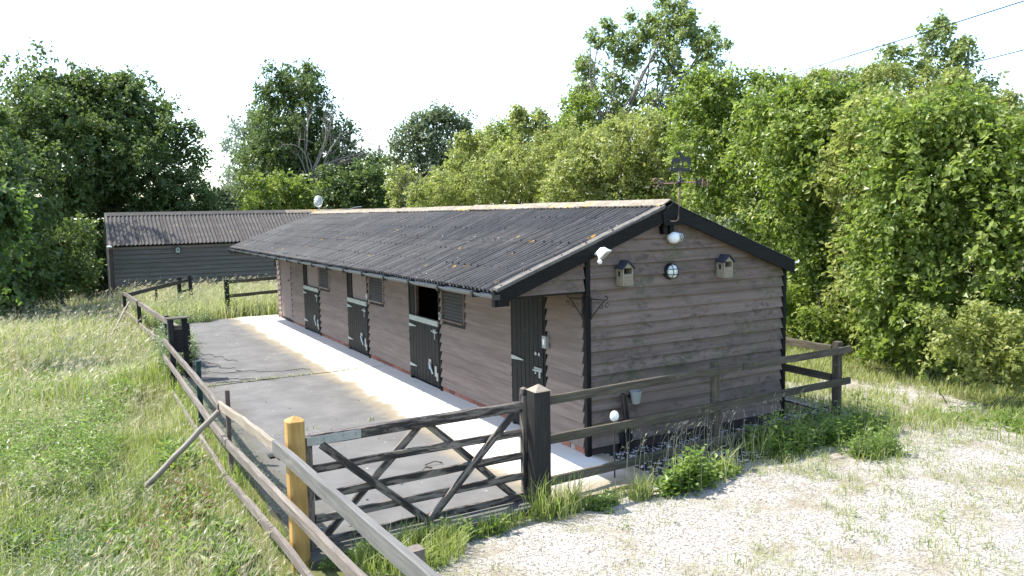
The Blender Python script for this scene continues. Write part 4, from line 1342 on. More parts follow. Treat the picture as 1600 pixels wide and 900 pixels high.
# big dark trees at the left
tree('broadleaf_tree', 'largest dark leafy tree, rounded, towering behind the left shed', 'tree', 41, 170,
    [(90, 204, 62), (160, 189, 55), (215, 189, 52), (130, 264, 75), (225, 264, 70), (280, 259, 45), (300, 314, 38), (60, 304, 65), (150, 344, 75), (240, 334, 65), (285, 354, 45),
     (90, 414, 70), (160, 434, 50), (70, 164, 26), (78, 142, 14), (145, 146, 15), (212, 152, 16), (250, 189, 22), (318, 219, 13), (325, 299, 12), (268, 219, 24), (332, 344, 16), (40, 244, 45), (185, 164, 25), (110, 164, 26)],
    'leaf_oak', .155, 11, per=15, cover=.80, trunk_r=.32, fill=10, wild=.55, grow=1.03)
tree('broadleaf_tree', 'dark leafy tree at the far left edge, partly out of frame', 'tree', 31, -40,
    [(-20, 285, 60), (0, 225, 26), (-40, 365, 80), (15, 355, 45), (20, 445, 50), (-20, 465, 60), (-90, 305, 70), (8, 270, 30), (-110, 415, 80), (5, 197, 10)],
    'leaf_oak', .16, 12, cover=.8, trunk_r=.28, fill=4, wild=.5)
tree('dense_shrub', 'dark shaded shrub filling the gap left of the shed corner', 'shrub', 32.5, 100,
    [(40, 430, 35), (90, 430, 36), (125, 432, 26), (60, 395, 35), (110, 390, 30), (10, 440, 35)], 'leaf_oak', .15, 13, cover=.7, trunk_r=.08)
tree('sycamore_sapling', 'broad leaved sapling in front of the dark trees at the left edge', 'sapling', 21, -22,
    [(-12, 335, 22), (2, 375, 20), (-16, 400, 24), (10, 320, 11), (0, 425, 18), (-37, 370, 28), (18, 350, 10), (-22, 350, 24), (-12, 445, 18)], 'leaf_syc', .15, 14, cover=.9, trunk_r=.045, droop=.7, per=9, fork=.6, twig=.35)
tree('willow_tree', 'pale grey-green willow between the left tree and the dead branched tree', 'tree', 72, 400,
    [(400, 235, 30), (388, 275, 28), (412, 205, 16), (380, 305, 22), (420, 260, 30), (405, 300, 25), (372, 250, 12)], 'leaf_willow', .26, 15, cover=.50, trunk_r=.22, wild=.8, droop=.6)
tree('far_bush', 'pale distant bush low in the gap right of the left tree', 'bush', 66, 360,
    [(350, 316, 15), (372, 318, 16), (395, 320, 16), (335, 322, 14), (360, 326, 18), (320, 326, 14), (415, 322, 16)], 'leaf_grey', .22, 16, cover=.7, trunk_r=.12)
# tree with dead branches
tt_, Ls, rg = tree('broadleaf_tree', 'bushy tree with a fan of bare dead branches on its right side', 'tree', 47, 495,
    [(470, 175, 42), (445, 205, 40), (495, 195, 38), (490, 145, 24), (450, 260, 52), (520, 245, 45), (560, 265, 36), (582, 290, 26), (510, 300, 50), (440, 305, 42), (430, 165, 17), (495, 122, 10), (478, 300, 45), (418, 245, 20), (412, 215, 10), (560, 300, 36), (455, 140, 16), (592, 262, 14), (425, 285, 30), (545, 215, 20), (430, 270, 38), (412, 298, 30), (465, 225, 42), (400, 315, 20)],
    'leaf_oak', .15, 17, cover=.62, trunk_r=.3, fill=5, wild=.65, grow=1.12)
mb = MB()
ox, oy = px_to_ground(495, 44.2)
def wp(px, py, D): return np.array([*px_to_ground(px, D), height(px, py, D)])
root = wp(492, 285, 44.5)
for k, (px, py) in enumerate([(556, 145), (540, 175), (597, 205), (585, 232), (520, 180), (500, 165), (470, 195), (448, 225), (545, 225), (575, 178), (600, 240), (430, 215), (568, 250)]):
    e = wp(px, py, 43.6 + (k % 3) * .8)
    pts = limb(mb, root, e, .055, .010, rg, 8, 5)
    for j in range(7):
        p0 = np.array(pts[3 + j % 5])
        limb(mb, p0, p0 + (e - root) * rg.uniform(.12, .32) + rg.normal(size=3) * .45, .018, .007, rg, 3, 4)
mb.build('dead_branch', M['dead_wood'], tt_, smooth=True)
for (D, b, lob, lab, s_) in ((41, 470, [(430, 310, 24), (455, 318, 22), (478, 312, 22), (410, 322, 18), (500, 318, 20)], 'green bush in front of the dead branched tree, left of the dish', 18),
                             (40, 560, [(535, 300, 24), (560, 295, 24), (590, 300, 24), (545, 318, 20), (600, 312, 20), (575, 318, 24), (520, 312, 20)], 'dark bush behind the ridge just right of the dish', 19)):
    tree('dense_shrub', lab, 'shrub', D, b, lob, 'leaf_hazel' if s_ == 18 else 'leaf_oak', .17, s_, cover=.75, trunk_r=.08)
tree('grey_green_tree', 'grey-green rounded tree right of the utility pole', 'tree', 50, 670,
    [(665, 235, 40), (700, 225, 36), (640, 255, 32), (716, 245, 28), (690, 197, 15), (655, 210, 20), (680, 280, 45), (730, 215, 10), (640, 290, 35), (715, 205, 12), (620, 270, 16)], 'leaf_grey', .20, 20, cover=.62, trunk_r=.22, fill=3, wild=.6)
tt_, Ls, rg = tree('scrub_bush', 'pale scrubby bush with bare twigs below the grey-green tree', 'bush', 37, 650,
    [(625, 300, 22), (650, 305, 22), (675, 310, 22), (640, 320, 18), (690, 300, 16)], 'leaf_bright', .14, 21, cover=.35, trunk_r=.06, wild=.8)
mb = MB(); r0_ = wp(640, 330, 36.5)
for k, (px, py) in enumerate([(622, 272), (635, 268), (648, 262), (662, 270), (672, 280), (612, 290), (655, 285), (640, 280)]):
    e = wp(px, py, 36.3); pts = limb(mb, r0_, e, .03, .008, rg, 6, 4)
    for j in range(4):
        p0 = np.array(pts[2 + j]); limb(mb, p0, p0 + (e - r0_) * .2 + rg.normal(size=3) * .22, .012, .006, rg, 3, 4)
mb.build('dead_branch', M['dead_wood'], tt_)
# bank of bushes behind the stable ridge
tree('dense_shrub', 'small dark topped bush on the skyline left of the two bushy sprouts', 'bush', 46, 785, [(780, 222, 20), (760, 228, 18), (803, 222, 16), (770, 235, 22), (795, 235, 22)], 'leaf_hazel', .17, 22, cover=.8, trunk_r=.1)
tree('hawthorn_bush', 'yellow-green bush behind the ridge right of the scrubby bush', 'bush', 31, 735,
    [(760, 240, 26), (735, 265, 36), (700, 295, 30), (770, 280, 42), (720, 310, 30), (745, 300, 40), (690, 320, 22), (725, 238, 12), (735, 228, 8)], 'leaf_bright', .105, 23, cover=.72, trunk_r=.09, fill=3, wild=.6)
tree('hawthorn_bush', 'yellow-green bush with two upright sprouts above the middle of the ridge', 'bush', 30, 820,
    [(800, 250, 36), (845, 245, 36), (825, 290, 46), (870, 275, 36), (810, 188, 9), (817, 200, 11), (851, 192, 9), (853, 206, 12), (822, 215, 14), (850, 222, 16), (790, 300, 36), (860, 310, 36), (780, 260, 22)], 'leaf_bright', .105, 24, cover=.72, trunk_r=.09, fill=3, wild=.6)
tree('round_tree', 'dark round topped tree left of the tall airy tree', 'tree', 35, 900,
    [(902, 195, 28), (885, 215, 26), (922, 212, 24), (895, 235, 30), (928, 235, 24), (912, 178, 14)], 'leaf_hazel', .14, 25, cover=.8, trunk_r=.14, fill=2)
tt_, Ls, rg = tree('elder_bush', 'broad elder bush with cream blossom behind the ridge', 'bush', 24.5, 970,
    [(900, 275, 36), (950, 255, 36), (1000, 235, 34), (930, 305, 40), (985, 290, 46), (1045, 255, 34), (1040, 300, 40), (1010, 320, 40), (960, 322, 36), (885, 310, 28), (965, 220, 16), (1030, 215, 18), (915, 245, 18)], 'leaf_bright', .10, 26, cover=.66, trunk_r=.08, fill=4, wild=.6)
P = []
for l in Ls[:13]:
    n = int(70 * l[3] ** 2)
    d = unit(rg.normal(size=(n, 3))); d = d[(d[:, 2] > -.2)]
    P.append(np.array(l[:3]) + d * l[3] * np.array([1, 1, .85]) * rg.uniform(.95, 1.1, (len(d), 1)))
P = np.concatenate(P)
P = (P[:, None] + rg.normal(size=(len(P), 9, 3)) * np.array([.06, .06, .015])).reshape(-1, 3)
co, f, tn = leaf_mesh(P, unit(rg.normal(size=P.shape) * np.array([1, 1, .3])), unit(rg.normal(size=P.shape) * .4 + np.array([0, 0, 1])), np.full(len(P), .05), np.full(len(P), .045), rg.random(len(P)))
mesh_np('blossom', co, [f], M['blossom'], tt_, tn)
# airy ash trees
ASH = [(1010, 62, 24), (1050, 45, 22), (1075, 62, 20), (965, 82, 24), (925, 110, 22), (985, 105, 20), (1100, 90, 20), (1040, 85, 22), (970, 145, 24), (1095, 130, 22), (915, 150, 18), (1000, 175, 30), (1122, 105, 9), (940, 175, 22), (1050, 165, 22), (945, 60, 11), (1035, 28, 11), (1065, 22, 9), (1110, 70, 10), (930, 75, 9), (905, 125, 10), (1055, 120, 18), (1020, 130, 16), (960, 200, 26), (1020, 215, 26), (1130, 85, 6), (1080, 40, 10), (990, 48, 12), (895, 165, 10)]
tree('ash_tree', 'tall airy tree with open crown rising highest over the bushes', 'tree', 36, 995, ASH, 'leaf_ash', .15, 27, per=15, cover=.62, trunk_r=.12, barkm='grey_bark', fork=.42, wild=.8, stems=2, twigs=5, dense=.8, depth=1.2, twig=.30, sprout=1)
ASH2 = [(1450, 85, 22), (1432, 125, 24), (1488, 115, 20), (1385, 125, 22), (1345, 145, 20), (1520, 150, 20), (1545, 132, 11), (1405, 165, 30), (1460, 165, 30), (1510, 195, 28), (1575, 195, 20), (1445, 55, 9), (1470, 68, 9), (1500, 92, 9), (1310, 160, 16), (1365, 165, 22), (1550, 180, 18), (1410, 105, 12), (1380, 100, 8), (1330, 130, 9), (1495, 85, 7), (1600, 210, 20)]
tree('ash_tree', 'windblown airy tree at the right crossed by overhead wires', 'tree', 29, 1440, ASH2, 'leaf_ash', .13, 28, per=14, cover=.56, trunk_r=.10, barkm='grey_bark', fork=.4, wild=.8, stems=2, twigs=5, dense=.62, depth=1.2, twig=.28, sprout=1)
# the tall hedge on the right, shrub by shrub
tree('hazel_shrub', 'tall hazel shrub right behind the weathervane and gable roof', 'shrub', 21, 1150,
    [(1110, 180, 34), (1090, 225, 36), (1150, 195, 40), (1195, 190, 38), (1130, 255, 50), (1190, 275, 50), (1200, 335, 50), (1110, 300, 36), (1220, 390, 46), (1100, 150, 18), (1130, 160, 15), (1075, 195, 16), (1240, 330, 40), (1235, 440, 40), (1195, 150, 14), (1235, 480, 34), (1240, 520, 26), (1260, 400, 40)],
    'leaf_hazel', .105, 31, cover=.72, trunk_r=.045, stems=3, limbs=False, fork=.25, dense=.85, grow=1.27, fill=9, depth=.5, wild=.6, back=.3)
tree('hazel_shrub', 'leafy hedge shrub between the gable corner and the bright bramble', 'shrub', 18.3, 1310,
    [(1240, 213, 34), (1290, 203, 34), (1335, 233, 40), (1260, 250, 46), (1335, 285, 52), (1280, 345, 52), (1345, 380, 52), (1275, 430, 44), (1330, 460, 48), (1385, 450, 48), (1275, 495, 32), (1325, 520, 30), (1260, 165, 12), (1315, 170, 14), (1225, 180, 14), (1370, 330, 42), (1375, 520, 30), (1240, 300, 34), (1285, 530, 22), (1395, 260, 36), (1390, 400, 46), (1250, 360, 44), (1245, 470, 36), (1300, 240, 44), (1310, 420, 44)],
    'leaf_hazel', .108, 32, cover=.78, trunk_r=.045, stems=3, limbs=False, fork=.25, dense=.85, grow=1.27, fill=10, depth=.5, wild=.6, back=.3)
tree('hazel_shrub', 'big sunlit hedge shrub with broad leaves at the right edge', 'shrub', 15.6, 1500,
    [(1400, 243, 38), (1450, 243, 44), (1515, 253, 44), (1580, 273, 46), (1645, 278, 50), (1415, 290, 54), (1490, 315, 60), (1575, 335, 58), (1640, 350, 60), (1450, 400, 58), (1530, 420, 58), (1605, 430, 58), (1430, 480, 46), (1495, 500, 44), (1560, 505, 44), (1630, 510, 50), (1420, 208, 14), (1490, 208, 16), (1560, 228, 18), (1405, 360, 44), (1430, 530, 26), (1480, 550, 26), (1690, 328, 70), (1700, 430, 80), (1400, 420, 46), (1420, 340, 46), (1395, 470, 36), (1470, 288, 50), (1545, 308, 54), (1560, 540, 34), (1400, 525, 28)],
    'leaf_hazel', .108, 33, cover=.78, trunk_r=.045, stems=4, limbs=False, fork=.25, dense=.82, grow=1.27, fill=12, depth=.5, wild=.6, back=.3, droop=.5)
tree('hazel_shrub', 'narrower hedge shrub wedged left of the big broad leaved one', 'shrub', 17.0, 1390,
    [(1350, 240, 40), (1400, 265, 44), (1370, 315, 48), (1425, 345, 46), (1360, 390, 46), (1410, 430, 46), (1380, 480, 40), (1430, 500, 36), (1340, 285, 40), (1395, 210, 26), (1340, 450, 36), (1380, 525, 26)],
    'leaf_bright', .105, 36, cover=.72, trunk_r=.045, stems=2, limbs=False, fork=.25, dense=.8, grow=1.15, fill=4, depth=.7, wild=.7, back=.3)
tree('hazel_shrub', 'hedge shrub close behind the far gable corner, below the weathervane letter', 'shrub', 19.6, 1240,
    [(1215, 235, 40), (1250, 285, 44), (1230, 340, 44), (1270, 390, 42), (1255, 440, 36), (1200, 200, 28), (1260, 225, 32), (1180, 250, 34), (1250, 490, 30)],
    'leaf_hazel', .10, 37, cover=.72, trunk_r=.045, stems=2, limbs=False, fork=.25, dense=.8, grow=1.15, fill=4, depth=.7, wild=.7, back=.3)
tree('bramble_bush', 'low sprawling bramble with paler leaves at the foot of the hedge', 'bush', 13.6, 1530,
    [(1500, 535, 26), (1540, 525, 30), (1585, 545, 32), (1640, 540, 34), (1555, 575, 24), (1605, 585, 24), (1470, 560, 18), (1660, 590, 28)], 'leaf_bright', .07, 34, cover=.6, limbs=False, fork=.2, trunk_r=.009, wild=.9, stems=3, back=.3)
tree('bramble_bush', 'low bramble under the hedge behind the end post of the rail fence', 'bush', 17.2, 1345,
    [(1300, 520, 20), (1345, 535, 22), (1390, 545, 22), (1430, 555, 20), (1270, 515, 16)], 'leaf_hazel', .08, 35, cover=.6, limbs=False, fork=.2, trunk_r=.009, wild=.9, stems=2, back=.3)
tree('willow_shrub', 'soft feathery yellow-green shrub rising behind the hedge tops on the right', 'shrub', 24, 1400,
    [(1215, 165, 22), (1260, 160, 24), (1300, 150, 24), (1345, 160, 30), (1390, 165, 32), (1440, 170, 34), (1490, 175, 34), (1540, 190, 32), (1590, 210, 34), (1320, 190, 34), (1420, 210, 36), (1520, 220, 36), (1360, 130, 12), (1280, 135, 10), (1560, 165, 14), (1480, 140, 14)],
    'leaf_bright', .075, 38, cover=.55, trunk_r=.06, stems=3, limbs=False, fork=.3, wild=.9, fill=3, droop=.8, sprout=4, depth=.7)
tree('hawthorn_bush', 'long low yellow-green thicket filling in along the far side of the ridge', 'bush', 27.5, 860,
    [(660, 312, 22), (700, 300, 26), (745, 285, 30), (790, 272, 32), (835, 262, 34), (880, 250, 34), (925, 240, 32), (970, 225, 28), (1015, 215, 28), (1060, 215, 30), (720, 318, 24), (780, 308, 30), (850, 300, 36), (920, 290, 36), (1000, 275, 36), (1070, 265, 36), (1075, 300, 36)],
    'leaf_bright', .085, 39, cover=.6, trunk_r=.06, stems=3, limbs=False, fork=.3, wild=.9, fill=4, sprout=3, depth=.7)
# woods beyond, one mass
rg = np.random.default_rng(40)
lob = []
for px in range(-200, 1900, 42):
    D = rg.uniform(62, 95)
    if 330 < px < 380: continue
    x, y = px_to_ground(px, D); r = rg.uniform(1.6, 2.4)
    lob.append((x, y, r * .45, r)); lob.append((x + rg.normal(), y + 2, r * 1.2, r * .8))
P, Dv, N, Lf, Wf, tn = sprays(lob, rg, .30, 12, .8, .7, wild=.6)
co, f, tt = leaf_mesh(P, Dv, N, Lf, Wf, tn); TOT[0] += len(f)
tag(mesh_np('far_woods', co, [f], M['leaf_grey'], None, tt), kind='stuff')
print('crown triangles', TOT[0])

# ------------------------------------------------------------------ grass, weeds
def vnoise(x, y, sc, seed):
    rg = np.random.default_rng(seed); G = rg.random((64, 64))
    u = np.asarray(x) * sc + 100; v = np.asarray(y) * sc + 100
    i = np.floor(u).astype(int); j = np.floor(v).astype(int); a = u - i; b = v - j
    a = a * a * (3 - 2 * a); b = b * b * (3 - 2 * b)
    g = lambda p, q: G[p % 64, q % 64]
    return (g(i, j) * (1 - a) + g(i + 1, j) * a) * (1 - b) + (g(i, j + 1) * (1 - a) + g(i + 1, j + 1) * a) * b

def blades(P, H, Wd, lean, az, tint):
    """bent tapering blades: quad + tip triangle"""
    n = len(P)
    d = np.stack([np.cos(az), np.sin(az), np.zeros(n)], 1); s = np.stack([-np.sin(az + .6), np.cos(az + .6), np.zeros(n)], 1)
    w = (Wd * .5)[:, None]; up_ = np.array([0, 0, 1.])
    m_ = P + d * (lean * H * .32)[:, None] + up_ * (H * .58)[:, None]
    t = P + d * (lean * H)[:, None] + up_ * (H * (1 - .25 * lean))[:, None]
    co = np.stack([P - s * w, P + s * w, m_ + s * w * .75, m_ - s * w * .75, t], 1).reshape(-1, 3)
    i = np.arange(n) * 5
    q = np.stack([i, i + 1, i + 2, i + 3], 1); tr = np.stack([i + 3, i + 2, i + 4], 1)
    return co, q, tr, np.repeat(tint, 5)
def blade_obj(name, P, H, Wd, lean, az, tint, mat, parent=None):
    co, q, tr, tt = blades(P, H, Wd, lean, az, tint)
    return mesh_np(name, co, [q, tr], mat, parent, tt)

rg = np.random.default_rng(71)
def in_yard(x, y, m=0): return (x > -3.72 + m) & (y > -1.1 + m) & (y < 16.7 - m) & (x < 4)
# left field
def field_pts(n, y0, y1, x0=-10.5, x1=-3.78):
    y = rg.uniform(y0, y1, n); x = rg.uniform(x0, x1, n)
    left = CAM[0] - .11 * (y - CAM[1]) - .6
    k = (x > left) | (rg.random(n) < .25)
    x, y = x[k], y[k]
    return x, y
allP, allH, allW, allL, allA, allT = [[] for _ in range(6)]
for (n, y0, y1, h, w) in ((38000, -5.2, 1.5, .27, .008), (46000, 1.5, 7, .34, .009), (42000, 7, 15, .36, .013), (32000, 15, 27, .44, .018)):
    x, y = field_pts(n, y0, y1)
    p1 = vnoise(x, y, .55, 1); p2 = vnoise(x, y, 1.7, 2); p3 = vnoise(x, y, .9, 3)
    keep = rg.random(len(x)) < np.clip(.35 + 1.1 * p2, .2, 1)
    x, y, p1, p2, p3 = x[keep], y[keep], p1[keep], p2[keep], p3[keep]
    H = h * (.35 + 1.1 * rg.random(len(x))) * (.55 + .9 * p1)
    H = H * np.where((x > -4.6) & (y < 8), .6, 1.)
    near_f = np.clip((x + 4.9) / 1.0, 0, 1)
    allP.append(np.stack([x, y, hgt(x, y) - .01], 1)); allH.append(H); allW.append(w * (.6 + .7 * rg.random(len(x))))
    allL.append(np.clip(rg.normal(.42, .25, len(x)), .02, 1.1)); allA.append(rg.normal(-.2, 1.5, len(x)))
    dry = np.clip((p3 - .52) * 3.2, 0, 1) * (1 - .75 * near_f)
    dry = np.maximum(dry, np.clip((y - 9) / 14, 0, .38))
    allT.append(np.clip(np.where(rg.random(len(x)) < dry * .85 + .06, rg.normal(.85, .12, len(x)), rg.normal(.36, .16, len(x)) - .10 * near_f), 0, 1))
# beyond the yard, between the cross fences and the shed, and round behind the stable
x = rg.uniform(-4, 2.2, 22000); y = rg.uniform(16.6, 25.5, 22000)
allP.append(np.stack([x, y, hgt(x, y)], 1)); allH.append(.55 * (.3 + rg.random(len(x)))); allW.append(np.full(len(x), .016)); allL.append(np.clip(rg.normal(.4, .2, len(x)), 0, 1)); allA.append(rg.normal(-.2, 1.2, len(x)))
allT.append(np.clip(np.where(rg.random(len(x)) < .5, rg.normal(.8, .15, len(x)), rg.normal(.4, .15, len(x))), 0, 1))
# lawn strip between the right fence and the hedge
x = rg.uniform(4.4, 10.5, 42000); y = rg.uniform(-3.2, 7.5, 42000)
g = vnoise(x, y, 1.3, 8)
k = (y > -.2 + .35 * (x - 5)) | (g > .72) | (x > 6.6)
k &= (vnoise(x, y, 2.6, 9) > .25) & (x < 8.6 + .25 * y)
k |= (x > 4.5) & (x < 7) & (y > 1.2)
x, y = x[k], y[k]
allP.append(np.stack([x, y, hgt(x, y)], 1)); allH.append(.17 * (.3 + rg.random(len(x))) * (.5 + vnoise(x, y, .8, 4))); allW.append(np.full(len(x), .012)); allL.append(np.clip(rg.normal(.4, .25, len(x)), 0, 1)); allA.append(rg.uniform(0, 6.28, len(x)))
allT.append(np.clip(np.where(rg.random(len(x)) < .3, rg.normal(.8, .15, len(x)), rg.normal(.45, .16, len(x))), 0, 1))
cat_ = lambda a: np.concatenate(a)
tag(blade_obj('grass', cat_(allP), cat_(allH), cat_(allW), cat_(allL), cat_(allA), cat_(allT), M['grass']), kind='stuff')

# tall seeding grass: stalk plus drooping head
def seed_grass(name, x, y, h, hw, sw, lean=.28, az0=.1):
    n = len(x); z = hgt(x, y)
    H = h * (.7 + .5 * rg.random(n)); az = rg.normal(az0, .7, n); ln = np.clip(rg.normal(lean, .15, n), .02, .8)
    P = np.stack([x, y, z], 1)
    co, q, tr, tt = blades(P, H, np.full(n, sw), ln, az, np.clip(rg.normal(.55, .2, n), 0, 1))
    d = np.stack([np.cos(az), np.sin(az), np.zeros(n)], 1)
    tip = P + d * (ln * H)[:, None] + np.array([0, 0, 1.]) * (H * (1 - .25 * ln))[:, None]
    base = tip - d * (.35 * ln * H * .3)[:, None] - np.array([0, 0, 1.]) * (H * .10)[:, None]
    k = 2
    B = np.repeat(base, k, 0) + rg.normal(size=(n * k, 3)) * .012
    Dd = unit(np.repeat(d, k, 0) * .75 + np.array([0, 0, .55]) + rg.normal(size=(n * k, 3)) * .22)
    Lh = hw * 5.5 * (.6 + .7 * rg.random(n * k))
    c2, f2, t2 = leaf_mesh(B, Dd, unit(rg.normal(size=B.shape)), Lh, np.full(n * k, hw), np.clip(rg.normal(.6, .2, n * k), 0, 1))
    return mesh_np(name, np.concatenate([co, c2]), [q, np.concatenate([tr, f2 + len(co)])], M['seed'], None, np.concatenate([tt, t2]))
x, y = field_pts(3000, 5.5, 26, -9.5, -4.0)
k = vnoise(x, y, .5, 11) + np.clip((y - 6) / 12, 0, .5) > .62
x2, y2 = field_pts(3600, -3.5, 8, -9, -4.1)
k2 = vnoise(x2, y2, .8, 12) > .45
x3 = rg.uniform(-4.5, 1.5, 1300); y3 = rg.uniform(17.6, 25.3, 1300)
X = np.concatenate([x[k], x3]); Y = np.concatenate([y[k], y3])
tag(seed_grass('seeding_grass', X, Y, .72, .020, .011), kind='stuff')
tag(seed_grass('seeding_grass', x2[k2], y2[k2], .45, .012, .005), kind='stuff')
# dry stalks lying about in the field
x, y = field_pts(8000, -4.5, 8.5, -9, -4.0)
k = vnoise(x, y, .9, 3) > .50
x, y = x[k], y[k]
tag(blade_obj('dry_stalks', np.stack([x, y, hgt(x, y)], 1), .34 * (.4 + rg.random(len(x))), np.full(len(x), .006), np.clip(rg.normal(.6, .35, len(x)), 0, 1.6), rg.uniform(0, 6.28, len(x)), rg.random(len(x)), M['straw']), kind='stuff')

def weed_mass(P0, H, nleaf, leaf, wr, upness=.5, spread=.10):
    """leafy stems: returns leaf arrays for stems at P0 with heights H"""
    n = len(P0)
    t = (np.arange(nleaf)[None, :] + rg.random((n, nleaf))) / nleaf
    az = rg.uniform(0, 6.28, (n, 1)) + np.arange(nleaf)[None, :] * 2.4
    ln = rg.normal(0, .16, (n, 2))
    P = np.repeat(P0[:, None], nleaf, 1).astype(float)
    P[..., 2] += t * H[:, None]
    P[..., 0] += ln[:, :1] * t * H[:, None]; P[..., 1] += ln[:, 1:] * t * H[:, None]
    D = np.stack([np.cos(az), np.sin(az), upness + rg.normal(0, .3, az.shape)], -1)
    P += D * spread * .15
    Ls = leaf * (.6 + .7 * rg.random((n, nleaf))) * (1.15 - .55 * t)
    N = unit(np.stack([-np.cos(az) * .5, -np.sin(az) * .5, np.ones_like(az)], -1) + rg.normal(size=P.shape) * .3)
    tn = np.clip(rg.normal(.45, .14, (n, 1)) + rg.normal(0, .12, (n, nleaf)), 0, 1)
    return P.reshape(-1, 3), unit(D).reshape(-1, 3), N.reshape(-1, 3), Ls.ravel(), (Ls * wr).ravel(), tn.ravel()
def weed_obj(name, P0, H, nleaf, leaf, wr, mat, parent=None, **k):
    a = weed_mass(P0, H, nleaf, leaf, wr, **k)
    co, f, tt = leaf_mesh(*a)
    return mesh_np(name, co, [f], M[mat], parent, tt)
def scatter(cx, cy_, rx, ry_, n):
    a = rg.uniform(0, 6.28, n); r_ = np.sqrt(rg.random(n))
    x = cx + rx * r_ * np.cos(a); y = cy_ + ry_ * r_ * np.sin(a)
    return np.stack([x, y, hgt(x, y) - .01], 1)
# weeds through the field
P0 = np.concatenate([scatter(-5.7, 4.2, .75, 1.5, 420), scatter(-6.3, 5.6, .6, 1.2, 240), scatter(-5.2, 6.5, .5, .8, 140), scatter(-6.2, 9.5, .7, .9, 150), scatter(-4.9, 8.5, .5, 1.2, 120)])
H = rg.uniform(.15, .60, len(P0))
tag(weed_obj('nettles', P0, H, 13, .085, .48, 'weed'), kind='stuff')
P0 = np.concatenate([scatter(-5.3, 1.1, .45, .55, 70), scatter(-4.75, .6, .3, .7, 50), scatter(-4.45, 1.6, .25, .6, 35), scatter(-4.4, -1.2, .3, .9, 40), scatter(-5.6, -.3, .5, .6, 30), scatter(-4.3, 3.6, .2, .8, 30), scatter(-4.25, .2, .15, .9, 34), scatter(-5.9, 1.9, .6, .6, 40)])
tag(weed_obj('dock_leaves', P0, rg.uniform(.06, .20, len(P0)), 7, .19, .34, 'weed', upness=.8), kind='stuff')
P0 = np.concatenate([scatter(-5.6, 2.4, .9, .9, 280), scatter(-5.9, .9, .8, .9, 300), scatter(-4.7, 2.3, .4, .6, 120), scatter(-6.6, 3.5, .6, 1.5, 140), scatter(-5.3, 5.8, .8, .8, 120), scatter(-5.4, -.6, .7, 1.0, 160)])
tag(weed_obj('grey_weeds', P0, rg.uniform(.10, .36, len(P0)), 12, .045, .5, 'weed_grey'), kind='stuff')
P0 = np.concatenate([scatter(-4.5, 1.5, .35, .9, 26), scatter(-5.0, .3, .5, .5, 12), scatter(-6.4, 12, .5, 2, 40)])
tag(weed_obj('dock_spikes', P0, rg.uniform(.35, .62, len(P0)), 22, .035, .5, 'weed_red', upness=1.2), kind='stuff')
# ivy and bramble over the back-left fence
P0 = np.concatenate([scatter(-3.62, 9.6, .30, .9, 200), scatter(-3.3, 12.5, .35, 2.6, 260), scatter(-2.6, 16.6, .9, .5, 220), scatter(-3.75, 8.7, .2, .4, 60), scatter(-3.0, 18.2, .9, .9, 160), scatter(-2.1, 20.2, .5, .5, 70), scatter(-.6, 17.2, .9, .35, 200)])
H = np.concatenate([rg.uniform(.5, .95, 200), rg.uniform(.2, .55, 260), rg.uniform(.12, .4, 220), rg.uniform(.6, 1.0, 60), rg.uniform(.3, .6, 160), rg.uniform(.4, .9, 70), rg.uniform(.1, .3, 200)])
tag(weed_obj('ivy', P0, H, 16, .065, .75, 'ivy'), kind='stuff')
t_ = thing('climbing_plant', None, None, (-1.2, 17.35, 0)); weed_obj('leaves', scatter(-1.2, 17.35, .10, .10, 14), rg.uniform(.9, 1.25, 14), 16, .10, .5, 'weed', t_)
tag(t_, 'bright green climber on the dark post by the gap to the shed', 'plant')

# weed clumps along the gate and right fence and on the gravel
def clump(label, cx, cy_, rx, ry_, n, h0, h1, leaf, mat='weed', nl=13, wr=.62, grassn=0, gh=.3, dry=0):
    t_ = thing('weed_clump', label, 'weeds', (cx, cy_, float(hgt(cx, cy_))))
    k_ = 3 + n // 40                          # a ragged patch of several plants, tall ones few
    ctr = scatter(cx, cy_, rx * 1.15, ry_ * 1.05, k_)
    own = rg.integers(0, k_, n)
    P0 = ctr[own] + np.stack([rg.normal(0, rx * .24, n), rg.normal(0, ry_ * .28, n), np.zeros(n)], 1)
    tall = rg.uniform(.35, 1.25, k_) ** 1.3
    H = np.clip((h0 + (h1 - h0) * rg.random(n) ** 1.4) * tall[own], .04, 1)
    weed_obj('leaves', P0, H, nl, leaf, wr, mat, t_)
    mb = MB()
    for p, h in list(zip(P0, H))[:60]: mb.tube([p, (p[0], p[1], p[2] + h * .9)], .004, 4, cap=False)
    mb.build('stems', M['weed_stem'], t_)['kind'] = 'stuff'
    if grassn:
        P = scatter(cx, cy_, rx * 1.3, ry_ * 1.3, grassn)
        blade_obj('blades', P, gh * (.4 + .9 * rg.random(grassn)), np.full(grassn, .010), np.clip(rg.normal(.4, .25, grassn), 0, 1), rg.uniform(0, 6.28, grassn), np.clip(rg.normal(.4 + .3 * dry, .2, grassn), 0, 1), M['grass'], t_)
    return t_
M['weed_stem'] = plain('weed_stems', (.16, .19, .07), .8)
clump('leafy weed clump with dead stalks below the middle post of the rail fence', .55, -1.30, .50, .22, 120, .15, .50, .105, grassn=120, gh=.42, dry=.6)
clump('tall weeds growing against the lowest rail right of the middle post', 2.1, -1.02, .60, .22, 95, .12, .58, .10, grassn=120, gh=.45, dry=.5)
clump('dense weeds at the foot of the end post of the rail fence', 3.6, -.90, .75, .42, 170, .10, .46, .095, grassn=500, gh=.3)
clump('bushy weed standing alone on the gravel before the fence end', 3.0, -1.75, .30, .30, 60, .14, .36, .06, grassn=200, gh=.2)
clump('sprawling green weeds at the right edge of the gravel', 5.5, -2.15, .60, .75, 190, .10, .40, .06, grassn=500, gh=.25)
